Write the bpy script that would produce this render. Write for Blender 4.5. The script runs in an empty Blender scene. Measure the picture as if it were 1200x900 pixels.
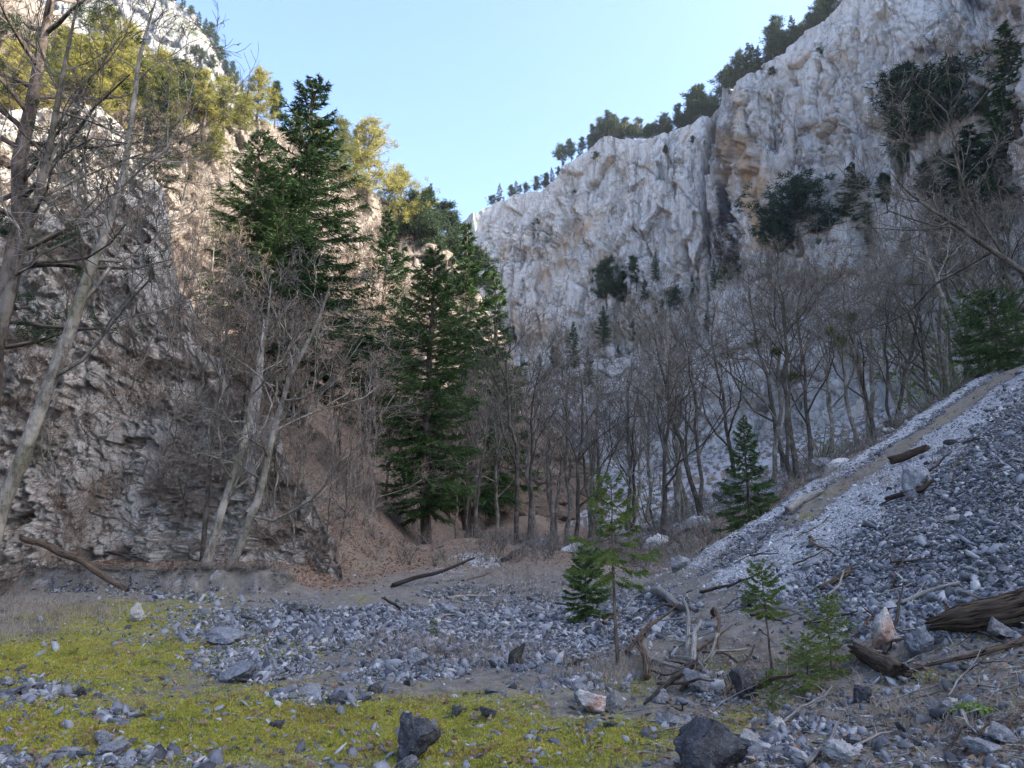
import bpy, math, random
import numpy as np
from mathutils import Vector, Matrix
from mathutils.bvhtree import BVHTree

np.seterr(over='ignore')
random.seed(7)
RNG = np.random.default_rng(7)
COL = bpy.context.scene.collection
R = math.radians

# ------------------------------------------------------------------ camera numbers
F_PX = 890.0
PITCH = R(10.8)
CP, SP = math.cos(PITCH), math.sin(PITCH)
CAM = np.array([0.0, 0.0, 1.6])


def ray(u, v):
    cx = (u - 600.0) / F_PX
    cy = (450.0 - v) / F_PX
    return np.array([cx, CP - SP * cy, SP + CP * cy])


def at(u, v, Y):
    """the world point seen in direction u, v at the distance Y down the valley"""
    d = ray(u, v)
    return CAM + d * (Y / d[1])


def proj(p):
    p = np.asarray(p, float)
    q = p - CAM
    zc = q[..., 1] * CP + q[..., 2] * SP
    yc = -q[..., 1] * SP + q[..., 2] * CP
    zs = np.where(np.abs(zc) < 1e-3, 1e-3, zc)
    return 600 + F_PX * q[..., 0] / zs, 450 - F_PX * yc / zs, zc


# ------------------------------------------------------------------ noise
def _h(ix, iy, iz, seed):
    h = (ix.astype(np.uint32) * np.uint32(374761393) + iy.astype(np.uint32) * np.uint32(668265263)
         + iz.astype(np.uint32) * np.uint32(2147483647) + np.uint32(seed * 974711 + 12345))
    h = (h ^ (h >> np.uint32(13))) * np.uint32(1274126177)
    h = h ^ (h >> np.uint32(16))
    return h


def noise3(x, y, z, seed=0):
    """gradient noise, about -1..1"""
    x, y, z = np.broadcast_arrays(np.asarray(x, float), np.asarray(y, float), np.asarray(z, float))
    xi, yi, zi = np.floor(x), np.floor(y), np.floor(z)
    fx, fy, fz = x - xi, y - yi, z - zi
    xi, yi, zi = xi.astype(np.int64), yi.astype(np.int64), zi.astype(np.int64)
    ux, uy, uz = [f * f * f * (f * (f * 6 - 15) + 10) for f in (fx, fy, fz)]
    out = np.zeros(x.shape)
    for dx in (0, 1):
        for dy in (0, 1):
            for dz in (0, 1):
                h = _h(xi + dx, yi + dy, zi + dz, seed)
                gx = (h & np.uint32(1023)).astype(float) / 511.5 - 1
                gy = ((h >> np.uint32(10)) & np.uint32(1023)).astype(float) / 511.5 - 1
                gz = ((h >> np.uint32(20)) & np.uint32(1023)).astype(float) / 511.5 - 1
                w = (ux if dx else 1 - ux) * (uy if dy else 1 - uy) * (uz if dz else 1 - uz)
                out += w * (gx * (fx - dx) + gy * (fy - dy) + gz * (fz - dz))
    return out * 1.5


def fbm(x, y, z, oct=4, seed=0, gain=.5, lac=2.03):
    s, a, f = 0, 1.0, 1.0
    for o in range(oct):
        s = s + a * noise3(x * f, y * f, z * f, seed + o * 7)
        a *= gain
        f *= lac
    return s


def ridged(x, y, z, oct=4, seed=0, gain=.5, lac=2.1):
    s, a, f = 0, 1.0, 1.0
    for o in range(oct):
        s = s + a * (1 - 2 * np.abs(noise3(x * f, y * f, z * f, seed + o * 7)))
        a *= gain
        f *= lac
    return s


def facet(x, y, z, seed=0, tilt=.8, edge=False):
    """broken rock: every cell of a jittered grid is a block with its own offset and its own tilted front"""
    x, y, z = np.broadcast_arrays(np.asarray(x, float), np.asarray(y, float), np.asarray(z, float))
    xi, yi, zi = np.floor(x).astype(np.int64), np.floor(y).astype(np.int64), np.floor(z).astype(np.int64)
    best = np.full(x.shape, 1e9)
    sec = np.full(x.shape, 1e9)
    out = np.zeros(x.shape)
    for dx in (-1, 0, 1):
        for dy in (-1, 0, 1):
            for dz in (-1, 0, 1):
                h = _h(xi + dx, yi + dy, zi + dz, seed)
                a = (h & np.uint32(255)).astype(float) / 255
                b = ((h >> np.uint32(8)) & np.uint32(255)).astype(float) / 255
                c = ((h >> np.uint32(16)) & np.uint32(255)).astype(float) / 255
                e = ((h >> np.uint32(24)) & np.uint32(255)).astype(float) / 255
                qx, qy, qz = x - (xi + dx + a), y - (yi + dy + b), z - (zi + dz + c)
                d2 = qx * qx + qy * qy + qz * qz
                val = (e * 2 - 1) + tilt * (qx * (2 * c - 1) + qy * (2 * a - 1) + qz * (2 * b - 1)) * 2
                m = d2 < best
                sec = np.where(m, best, np.minimum(sec, d2))
                best = np.where(m, d2, best)
                out = np.where(m, val, out)
    if edge:
        return out, np.sqrt(sec) - np.sqrt(best)
    return out


def sstep(x, a, b):
    t = np.clip((x - a) / (b - a), 0, 1)
    return t * t * (3 - 2 * t)


def splus(x, s):
    return s * np.logaddexp(0, x / s)


# ------------------------------------------------------------------ mesh helpers
def np_mesh(name, verts, faces, attrs=None, smooth=False):
    """faces: one array or a list of arrays, each (M, k)"""
    if not isinstance(faces, (list, tuple)):
        faces = [faces]
    faces = [np.asarray(f, np.int32) for f in faces if len(f)]
    me = bpy.data.meshes.new(name)
    verts = np.asarray(verts, np.float32)
    me.vertices.add(len(verts))
    me.vertices.foreach_set('co', verts.ravel())
    loops = np.concatenate([f.ravel() for f in faces])
    sizes = np.concatenate([np.full(len(f), f.shape[1], np.int32) for f in faces])
    me.loops.add(len(loops))
    me.loops.foreach_set('vertex_index', loops)
    me.polygons.add(len(sizes))
    starts = np.concatenate([[0], np.cumsum(sizes)[:-1]]).astype(np.int32)
    me.polygons.foreach_set('loop_start', starts)
    me.polygons.foreach_set('loop_total', sizes)
    if smooth:
        me.polygons.foreach_set('use_smooth', np.ones(len(sizes), bool))
    me.update(calc_edges=True)
    for k, a in (attrs or {}).items():
        a = np.asarray(a, np.float32)
        if a.ndim == 1:
            at_ = me.attributes.new(k, 'FLOAT', 'POINT')
            at_.data.foreach_set('value', a)
        else:
            at_ = me.attributes.new(k, 'FLOAT_COLOR', 'POINT')
            at_.data.foreach_set('color', a.ravel())
    return me


def grid_faces(nr, nc, wrap=False):
    i = np.arange(nr - 1)[:, None]
    j = np.arange(nc if wrap else nc - 1)[None, :]
    a = i * nc + j
    b = i * nc + (j + 1) % nc
    return np.stack([a, b, b + nc, a + nc], -1).reshape(-1, 4)


def link(name, me, mat=None, parent=None):
    o = bpy.data.objects.new(name, me)
    COL.objects.link(o)
    if mat is not None and len(me.materials) == 0:
        me.materials.append(mat)
    if parent is not None:
        o.parent = parent
    return o


def tag(o, label=None, cat=None, group=None, kind=None):
    for k, v in (('label', label), ('category', cat), ('group', group), ('kind', kind)):
        if v:
            o[k] = v
    return o


def empty(name, loc=(0, 0, 0), rot=(0, 0, 0), scale=(1, 1, 1)):
    o = bpy.data.objects.new(name, None)
    COL.objects.link(o)
    o.location = Vector([float(c) for c in loc])
    o.rotation_euler = rot
    o.scale = scale
    o.empty_display_size = .1
    return o


class Tubes:
    """collects tapered polylines and builds them as one mesh"""
    def __init__(s):
        s.items = {}

    def add(s, pts, rad, sides=4):
        pts = np.asarray(pts, float)
        s.items.setdefault((len(pts), sides), []).append((pts, np.asarray(rad, float) * np.ones(len(pts))))

    def n(s):
        return sum(len(v) for v in s.items.values())

    def arrays(s):
        V, Fq, base = [], [], 0
        for (n, k), lst in s.items.items():
            Pn = np.stack([a for a, _ in lst])
            Rd = np.stack([b for _, b in lst])
            T = np.gradient(Pn, axis=1)
            T /= np.linalg.norm(T, axis=2, keepdims=True) + 1e-9
            mean = Pn[:, -1] - Pn[:, 0]
            ref = np.zeros_like(mean)
            ref[np.arange(len(mean)), np.argmin(np.abs(mean), axis=1)] = 1
            U = np.cross(T, ref[:, None, :])
            U /= np.linalg.norm(U, axis=2, keepdims=True) + 1e-9
            Wv = np.cross(T, U)
            ang = np.arange(k) / k * 2 * math.pi
            ring = Pn[:, :, None, :] + Rd[:, :, None, None] * (U[:, :, None, :] * np.cos(ang)[None, None, :, None]
                                                              + Wv[:, :, None, :] * np.sin(ang)[None, None, :, None])
            B = len(lst)
            V.append(ring.reshape(-1, 3))
            f = grid_faces(n, k, True)
            off = base + (np.arange(B) * n * k)[:, None, None]
            Fq.append((f[None] + off).reshape(-1, 4))
            base += B * n * k
        return np.concatenate(V), np.concatenate(Fq)

    def mesh(s, name, smooth=True):
        v, f = s.arrays()
        return np_mesh(name, v, f, smooth=smooth)


# ------------------------------------------------------------------ material helpers
def new_mat(name):
    m = bpy.data.materials.new(name)
    m.use_nodes = True
    nt = m.node_tree
    for n in list(nt.nodes):
        nt.nodes.remove(n)
    return m, nt


class NT:
    def __init__(s, nt):
        s.nt = nt

    def node(s, t, **kw):
        n = s.nt.nodes.new(t)
        for k, v in kw.items():
            setattr(n, k, v)
        return n

    def put(s, sock, v):
        if hasattr(v, 'links'):
            s.nt.links.new(v, sock)
        elif isinstance(v, (tuple, list)) and len(v) == 3 and sock.type == 'RGBA':
            sock.default_value = (*v, 1)
        else:
            sock.default_value = v

    def math(s, op, a, b=0.0, c=None, clamp=False):
        n = s.node('ShaderNodeMath', operation=op, use_clamp=clamp)
        s.put(n.inputs[0], a)
        s.put(n.inputs[1], b)
        if c is not None:
            s.put(n.inputs[2], c)
        return n.outputs[0]

    def mix(s, fac, a, b, blend='MIX'):
        n = s.node('ShaderNodeMix', data_type='RGBA', blend_type=blend)
        n.clamp_factor = True
        s.put(n.inputs[0], fac)
        s.put(n.inputs[6], a)
        s.put(n.inputs[7], b)
        return n.outputs[2]

    def noise(s, vec, scale, detail=4, rough=.6, col=False, dist=0.0):
        n = s.node('ShaderNodeTexNoise')
        s.put(n.inputs['Vector'], vec)
        n.inputs['Scale'].default_value = scale
        n.inputs['Detail'].default_value = detail
        n.inputs['Roughness'].default_value = rough
        n.inputs['Distortion'].default_value = dist
        return n.outputs['Color' if col else 'Fac']

    def voro(s, vec, scale, feature='F1', out='Distance', rand=1.0):
        n = s.node('ShaderNodeTexVoronoi', feature=feature)
        s.put(n.inputs['Vector'], vec)
        n.inputs['Scale'].default_value = scale
        n.inputs['Randomness'].default_value = rand
        return n.outputs[out]

    def ramp(s, fac, stops, interp='LINEAR'):
        n = s.node('ShaderNodeValToRGB')
        n.color_ramp.interpolation = interp
        el = n.color_ramp.elements
        while len(el) < len(stops):
            el.new(.5)
        for e, (p, c) in zip(el, stops):
            e.position = p
            e.color = (*c, 1) if isinstance(c, (tuple, list)) else (c, c, c, 1)
        s.put(n.inputs[0], fac)
        return n.outputs[0]

    def remap(s, v, a, b, c=0.0, d=1.0):
        n = s.node('ShaderNodeMapRange', clamp=True)
        s.put(n.inputs[0], v)
        for i, x in zip((1, 2, 3, 4), (a, b, c, d)):
            n.inputs[i].default_value = x
        return n.outputs[0]

    def scale(s, vec, sx, sy, sz, off=(0, 0, 0)):
        n = s.node('ShaderNodeMapping')
        s.put(n.inputs[0], vec)
        n.inputs['Scale'].default_value = (sx, sy, sz)
        n.inputs['Location'].default_value = off
        return n.outputs[0]

    def attr(s, name, out='Fac'):
        n = s.node('ShaderNodeAttribute', attribute_name=name)
        return n.outputs[out]

    def bump(s, h, dist, strength=1.0, normal=None):
        n = s.node('ShaderNodeBump')
        n.inputs['Strength'].default_value = strength
        n.inputs['Distance'].default_value = dist
        s.put(n.inputs['Height'], h)
        if normal is not None:
            s.put(n.inputs['Normal'], normal)
        return n.outputs[0]

    def finish(s, col, rough=.9, normal=None, spec=.25, transl=None):
        b = s.node('ShaderNodeBsdfPrincipled')
        s.put(b.inputs['Base Color'], col)
        s.put(b.inputs['Roughness'], rough)
        b.inputs['Specular IOR Level'].default_value = spec
        if normal is not None:
            s.put(b.inputs['Normal'], normal)
        sh = b.outputs[0]
        if transl:
            t = s.node('ShaderNodeBsdfTranslucent')
            s.put(t.inputs[0], col)
            mx = s.node('ShaderNodeMixShader')
            mx.inputs[0].default_value = transl
            s.nt.links.new(sh, mx.inputs[1])
            s.nt.links.new(t.outputs[0], mx.inputs[2])
            sh = mx.outputs[0]
        o = s.node('ShaderNodeOutputMaterial')
        s.nt.links.new(sh, o.inputs[0])

    def pos(s):
        return s.node('ShaderNodeNewGeometry').outputs['Position']

    def nz(s):
        n = s.node('ShaderNodeSeparateXYZ')
        s.nt.links.new(s.node('ShaderNodeNewGeometry').outputs['True Normal'], n.inputs[0])
        return n.outputs[2]

    def obj(s):
        return s.node('ShaderNodeTexCoord').outputs['Object']

    def rnd(s):
        return s.node('ShaderNodeObjectInfo').outputs['Random']
SUN_ELEV, SUN_DX, SUN_DY, SUN_E = 37, 1.0, -.27, 3.4
SKY_STR, EXPOSURE = .13, 2.25
HAZE = .0001
# ------------------------------------------------------------------ rock materials
def rock_mat(name, pale, mid, dark, orange, ledge, sc, streak=.6, crack=.5, bump=.5, ledge_at=(.55, .8)):
    m, nt = new_mat(name)
    g = NT(nt)
    p = g.pos()
    big = g.noise(p, .035 * sc, 4, .6)
    fine = g.noise(p, .38 * sc, 8, .74)
    micro = g.noise(p, 1.8 * sc, 6, .78)
    c = g.mix(g.remap(g.math('ADD', g.math('MULTIPLY', big, .6), g.math('MULTIPLY', fine, .5)), .38, .72), mid, pale)
    c = g.mix(g.remap(micro, .38, .48, .5, 0), c, dark)
    patch = g.noise(p, .016 * sc, 5, .6)
    c = g.mix(g.remap(patch, .48, .62, 0, .55), c, g.mix(.5, mid, dark))
    dots = g.noise(p, .9 * sc, 3, .75)
    c = g.mix(g.remap(dots, .58, .66, 0, .55), c, dark)
    # run-off streaks: long thin and vertical, pale ones and dark ones
    sv = g.noise(g.scale(p, .6 * sc, .6 * sc, .03 * sc), 1.0, 6, .66)
    c = g.mix(g.remap(sv, .40, .60, 0, .75), c, g.mix(g.remap(sv, .40, .60), g.mix(.35, mid, dark), pale))
    st = g.noise(g.scale(p, .30 * sc, .30 * sc, .016 * sc), 1.0, 5, .62)
    stm = g.noise(p, .022 * sc, 3, .5)
    k = g.math('MULTIPLY', g.remap(st, .51, .60), g.remap(stm, .42, .55, 0, streak))
    c = g.mix(k, c, dark)
    st2 = g.noise(g.scale(p, .16 * sc, .16 * sc, .02 * sc, (31, 7, 3)), 1.0, 5, .66)
    k2 = g.math('MULTIPLY', g.remap(st2, .52, .62), g.remap(g.noise(g.scale(p, 1, 1, 1, (9, 40, 5)), .02 * sc, 3, .5), .50, .62, 0, .75))
    c = g.mix(k2, c, g.mix(g.remap(fine, .4, .6), orange, pale))
    # cracks
    wv = g.node('ShaderNodeVectorMath', operation='ADD')
    g.put(wv.inputs[0], p)
    ns = g.node('ShaderNodeVectorMath', operation='SCALE')
    g.put(ns.inputs[0], g.noise(p, .25 * sc, 3, .6, col=True))
    ns.inputs['Scale'].default_value = 4.0 / sc
    g.put(wv.inputs[1], ns.outputs[0])
    vor = g.voro(g.scale(wv.outputs[0], 1, 1, .35), .2 * sc, 'DISTANCE_TO_EDGE')
    vor2 = g.voro(g.scale(wv.outputs[0], 1, 1, .22, (5, 5, 5)), .075 * sc, 'DISTANCE_TO_EDGE')
    ck = g.math('MAXIMUM', g.remap(vor, 0, .05, crack, 0), g.remap(vor2, 0, .022, crack * 1.6, 0))
    c = g.mix(ck, c, dark)
    c = g.mix(g.attr('dark_stain_shade'), c, (.035, .032, .035))
    c = g.mix(g.attr('orange_stain_sun'), c, g.mix(g.remap(fine, .4, .62), orange, (.42, .34, .26)))
    # earth, dead grass and litter on whatever faces up
    lf = g.remap(g.math('ADD', g.nz(), g.math('MULTIPLY', g.math('SUBTRACT', fine, .5), .9)), *ledge_at)
    lc = g.mix(g.remap(micro, .35, .65), ledge, tuple(x * .5 for x in ledge))
    c = g.mix(lf, c, lc)
    c = g.mix(g.attr('litter'), c, g.mix(g.remap(g.noise(p, 1.3 * sc, 5, .7), .35, .65), tuple(x * .55 for x in ledge), ledge))
    sharp = g.voro(g.scale(wv.outputs[0], 1, 1, .6), .9 * sc, 'F1')
    rough_n = g.noise(p, .7 * sc, 12, .82)
    h = g.math('ADD', g.math('MULTIPLY', sharp, .35), g.math('MULTIPLY', rough_n, 1.6))
    h = g.math('SUBTRACT', h, g.math('MULTIPLY', ck, .5))
    g.finish(c, .92, g.bump(h, bump * 1.3 / sc, .9), .2)
    return m


M_CLIFF = rock_mat('limestone_cliff', (.70, .675, .64), (.56, .54, .515), (.15, .147, .145), (.46, .29, .15), (.22, .185, .12), 1.0, .9, .42, .36)
M_SLOPE = rock_mat('wooded_rock_slope', (.46, .405, .335), (.34, .285, .235), (.14, .12, .10), (.36, .25, .15), (.235, .17, .12), 1.6, .4, .35, .6, (.35, .7))
M_NEAR = rock_mat('weathered_rock', (.62, .585, .53), (.47, .435, .385), (.16, .14, .12), (.36, .28, .19), (.22, .165, .12), 7.0, .3, .45, .35, (.42, .75))
M_PEAK = rock_mat('far_limestone', (.42, .41, .41), (.28, .28, .28), (.11, .115, .11), (.33, .22, .14), (.10, .11, .06), .8, .5, .4, .5, (.3, .6))


# ------------------------------------------------------------------ the ground as one height field
XL_Y = np.array([-60, 18, 24, 27, 30, 42, 60, 120, 330, 700.])
XL_X = np.array([-40, -34, -22, -7.5, -5.6, -5.0, -3.5, -8, -18, -30.])


def fan_line(x, y):
    return y - (14.6 + .93 * x)


def height0(x, y):
    z = .012 * np.maximum(0, y - 20) + .05 * np.maximum(0, y - 70)
    x0 = 3.0 + .05 * np.maximum(0, y - 18)
    k = .45 - .16 * sstep(y, 40, 80)
    s = x - x0
    right = k * splus(s, .9)
    right = 30 - splus(30 - right, 3.0)
    fl = fan_line(x, y)
    m = sstep(x, 2.5, 5.5)
    right = right + m * .28 * np.exp(-(fl / .9) ** 2)
    right = right - m * .9 * sstep(fl, .2, 5.5)
    z = z + right
    xl = np.interp(y, XL_Y, XL_X)
    left = .8 * splus(-(x - xl), .9) * sstep(y, 21, 27)
    z = z + np.minimum(left, 60)
    # the eroded bank at the far edge of the flat
    by = 20.4 + .5 * noise3(x * .35, 3.1, 0, 5) + .22 * noise3(x * 1.7, 9.1, 0, 6)
    bst = sstep(y, by, by + .38) * sstep(x, -5.2, -6.6)
    z = z + .55 * bst + .22 * bst * (1 - bst) * 4 * noise3(x * 2.3, y * 2.3, 4.4, 8)
    # the litter mound right of the spruce and a low swell in the middle
    z = z + .85 * np.exp(-(((x + 1.8) / 3.0) ** 2 + ((y - 38) / 6.5) ** 2))
    return z


def height(x, y):
    x = np.asarray(x, float)
    y = np.asarray(y, float)
    r = np.hypot(x, y)
    z = height0(x, y)
    z = z + .16 * fbm(x * .28, y * .28, 0, 3, 11) + .035 * fbm(x * 1.6, y * 1.6, 0, 3, 12)
    z = z + np.minimum(r * .012, 1.3) * fbm(x * .09, y * .09, 1.7, 4, 13) * sstep(r, 22, 60)
    near = 1 - sstep(r, 25, 45)
    z = z + near * (.018 * fbm(x * 7, y * 7, 0, 2, 14) + .035 * fbm(x * 3.1, y * 3.1, 0, 2, 15))
    return z


def seg(u, v, x1, y1, x2, y2, w):
    dx, dy = x2 - x1, y2 - y1
    t = np.clip(((u - x1) * dx + (v - y1) * dy) / (dx * dx + dy * dy), 0, 1)
    d = np.hypot(u - x1 - t * dx, v - y1 - t * dy)
    return np.exp(-(d / w) ** 2)


def blobs(u, v, lst):
    s = np.zeros(np.shape(u))
    for b in lst:
        s = np.maximum(s, b[4] * np.exp(-(((u - b[0]) / b[2]) ** 2 + ((v - b[1]) / b[3]) ** 2)))
    return s


MOSS = [(60, 775, 190, 50, 1), (150, 725, 170, 20, .9), (250, 765, 130, 26, .9), (300, 850, 250, 50, 1.05), (560, 872, 240, 40, 1.05), (470, 838, 190, 26, .95), (700, 865, 110, 30, .9),
        (60, 850, 160, 50, 1), (870, 845, 60, 22, .75), (385, 752, 45, 8, .8), (240, 700, 60, 7, .7), (850, 790, 60, 30, .6), (735, 800, 40, 20, .7), (560, 700, 40, 6, .6), (1085, 790, 60, 12, .5), (420, 700, 20, 5, .5)]
GRAV = [(330, 728, 160, 20, 1), (430, 742, 230, 24, 1.1), (300, 775, 85, 22, 1.1), (560, 728, 170, 20, 1.1), (640, 745, 150, 24, 1.0), (50, 810, 55, 16, .66), (370, 815, 60, 16, .75), (150, 885, 80, 14, .62),
        (15, 890, 50, 16, .64), (240, 893, 45, 12, .6), (480, 785, 80, 14, .9), (560, 770, 170, 20, .8), (690, 800, 80, 18, .7), (960, 850, 200, 30, .42), (540, 690, 130, 8, .6), (130, 690, 90, 6, .9), (205, 703, 70, 6, .9), (600, 700, 120, 10, .8), (760, 720, 70, 40, .9), (130, 835, 30, 8, .8), (820, 810, 40, 20, .7),
        (240, 690, 160, 5, .6), (900, 885, 60, 14, .8)]


def zones(P):
    """moss, stones, brown litter and pale fine gravel over the ground"""
    x, y = P[:, 0], P[:, 1]
    u, v, zc = proj(P)
    n1 = fbm(x * .9, y * .9, 0, 3, 21)
    n2 = fbm(x * 2.6, y * 2.6, 0, 3, 22)
    u = u + 26 * n1 + 12 * n2
    v = v + 9 * fbm(x * .9, y * .9, 4.4, 3, 23) + 4 * fbm(x * 3, y * 3, 8.4, 2, 24)
    ok = (zc > 1) & (y < 60)
    moss = np.where(ok, blobs(u, v, MOSS), 0)
    grav = np.where(ok, blobs(u, v, GRAV), 0)
    # debris on the fan: stones everywhere in front of its edge
    fl = fan_line(x, y)
    fan = sstep(x + .6 * n1, 3.0, 4.6) * (1 - sstep(fl + .7 * n1, -.3, .9)) * sstep(y, 5.5, 8.5)
    wob = fl + .45 * n1
    grassband = sstep(x, 5.5, 7.5) * sstep(wob, -3.3, -2.7) * (1 - sstep(wob, -1.5, -1.0))
    broad = sstep(wob + .8 * n2, -7.6, -4.8) * (1 - sstep(wob, -3.0, -2.2)) * sstep(x, 3.0, 4.4) * (1 - .35 * sstep(x, 12, 18))
    pale = fan * (.85 + .4 * n2) * np.clip(np.exp(-((fl + .35) / .62) ** 2) + broad + .5 * (1 - sstep(x, 4, 6)) * sstep(wob, -5, -3), 0, 1) * (1 - grassband)
    moss = np.maximum(moss, np.clip(grassband * fan * (.30 + .35 * n1), 0, .6))
    lowright = sstep(v, 735, 790) * sstep(u, 760, 840)
    grav = np.maximum(grav, fan * (1 - .7 * lowright) * (1 - .85 * grassband))
    grav = np.maximum(grav, .30 * lowright)
    litter = np.clip(sstep(y, 20.6, 22.0) * sstep(-x, 3.0, 5.5) + sstep(y, 24, 32) * (1 - fan), 0, 1)
    litter = np.maximum(litter, np.maximum(.15 * grassband * fan, .22 * lowright))
    litter = np.maximum(litter, .9 * np.exp(-(((x + 2) / 3.2) ** 2 + ((y - 37) / 8) ** 2)))
    bank = sstep(x, -4.8, -6.2) * np.exp(-((y - 20.6) / .3) ** 2)
    litter = litter * (1 - .8 * bank)
    pale = np.maximum(pale, np.clip(bank * (.42 + .15 * n2), 0, .5))
    grav = np.maximum(grav, np.clip(bank * (.42 - .15 * n2), 0, .5))
    pale = np.maximum(pale, .8 * np.where(ok, blobs(u, v, [(560, 655, 26, 10, 1), (525, 670, 30, 8, .7), (745, 665, 60, 9, .6), (620, 690, 60, 14, .5)]), 0))
    far = sstep(y, 28, 48) * sstep(x, 2, 12) * (1 - fan)
    pale = np.maximum(pale, far * np.clip(.55 + 1.1 * n1, 0, .85))
    grav = np.maximum(grav, far * np.clip(.5 + .9 * n2, 0, 1))
    moss = moss * (1 - np.clip(litter, 0, 1))
    return np.stack([np.clip(moss, 0, 1.2), np.clip(grav, 0, 1.2), litter, np.clip(pale, 0, 1)], 1)


def ground_mat():
    m, nt = new_mat('valley_ground')
    g = NT(nt)
    p = g.pos()
    n_big = g.noise(p, .7, 4, .6)
    n_mid = g.noise(p, 5, 5, .65)
    n_fin = g.noise(p, 38, 4, .7)
    sep = g.node('ShaderNodeSeparateColor')
    a = g.node('ShaderNodeAttribute', attribute_name='zone')
    nt.links.new(a.outputs['Color'], sep.inputs[0])
    moss, grav, lit = sep.outputs
    pale = a.outputs['Alpha']
    soil = g.mix(g.remap(n_mid, .35, .65), (.095, .084, .074), (.20, .18, .158))
    soil = g.mix(g.remap(n_fin, .5, .7), soil, (.26, .23, .195))
    v_leaf = g.voro(p, 22, 'F1', 'Color')
    sv = g.node('ShaderNodeSeparateColor')
    nt.links.new(v_leaf, sv.inputs[0])
    leaf = g.ramp(sv.outputs[0], [(0, (.085, .055, .04)), (.45, (.165, .105, .074)), (.8, (.24, .16, .11)), (1, (.33, .26, .20))])
    leaf = g.mix(g.remap(n_big, .45, .65), leaf, (.20, .165, .125))
    c = g.mix(g.math('MULTIPLY', lit, g.remap(n_mid, .25, .5, .35, 1)), soil, leaf)
    mc = g.ramp(g.noise(p, 2.2, 4, .6), [(.3, (.11, .115, .025)), (.46, (.22, .22, .04)), (.56, (.33, .31, .055)), (.66, (.25, .20, .06)), (.76, (.16, .115, .055))])
    mc = g.mix(g.remap(n_fin, .35, .6, .75, 0), mc, (.055, .05, .022))
    mf = g.remap(g.math('ADD', moss, g.math('MULTIPLY', g.math('SUBTRACT', n_mid, .5), 2.0)), .30, .75)
    c = g.mix(mf, c, mc)
    vs = g.voro(p, 17, 'F1', 'Color')
    ss = g.node('ShaderNodeSeparateColor')
    nt.links.new(vs, ss.inputs[0])
    st = g.ramp(ss.outputs[1], [(0, (.08, .083, .092)), (.4, (.18, .187, .205)), (.75, (.30, .305, .33)), (1, (.46, .46, .47))])
    gf = g.remap(g.math('ADD', grav, g.math('MULTIPLY', g.math('SUBTRACT', n_mid, .5), 1.3)), .45, .6)
    c = g.mix(gf, c, g.mix(g.remap(g.voro(p, 17), .25, .55), st, (.035, .033, .033)))
    vp = g.voro(p, 34, 'F1', 'Color')
    sp = g.node('ShaderNodeSeparateColor')
    nt.links.new(vp, sp.inputs[0])
    pc = g.ramp(sp.outputs[2], [(0, (.20, .203, .213)), (.5, (.33, .333, .345)), (1, (.48, .48, .48))])
    pf = g.remap(g.math('ADD', pale, g.math('MULTIPLY', g.math('SUBTRACT', n_mid, .5), .8)), .42, .62)
    c = g.mix(pf, c, pc)
    h = g.math('ADD', g.math('MULTIPLY', n_fin, .6), g.math('MULTIPLY', g.math('SUBTRACT', 1, g.voro(p, 17)), g.math('MULTIPLY', gf, 1.2)))
    g.finish(c, .93, g.bump(h, .05, .9), .2)
    return m


M_GROUND = ground_mat()

az = np.concatenate([np.linspace(R(-43), R(43), 800), np.linspace(R(43), R(317), 70)[1:-1]])
rr = [.9]
while rr[-1] < 900:
    rr.append(rr[-1] * (1.0115 if rr[-1] < 60 else 1.02))
rr = np.array(rr)
RRg, AZg = np.meshgrid(rr, az, indexing='ij')
gx, gy = (RRg * np.sin(AZg)).ravel(), (RRg * np.cos(AZg)).ravel()
gz = height(gx, gy)
GP = np.stack([gx, gy, gz], 1)
nrr, naz = len(rr), len(az)
gf = grid_faces(nrr, naz, True)[:, ::-1]
GP2 = np.vstack([GP, [[0, 0, float(height(0., 0.))]]])
tri0 = np.stack([np.full(naz, nrr * naz), np.arange(naz), (np.arange(naz) + 1) % naz], 1)
ground_me = np_mesh('ground', GP2, [gf, tri0[:, ::-1]], {'zone': np.clip(zones(GP2), 0, 1)}, smooth=True)
ground = tag(link('ground', ground_me, M_GROUND), kind='structure')


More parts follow.
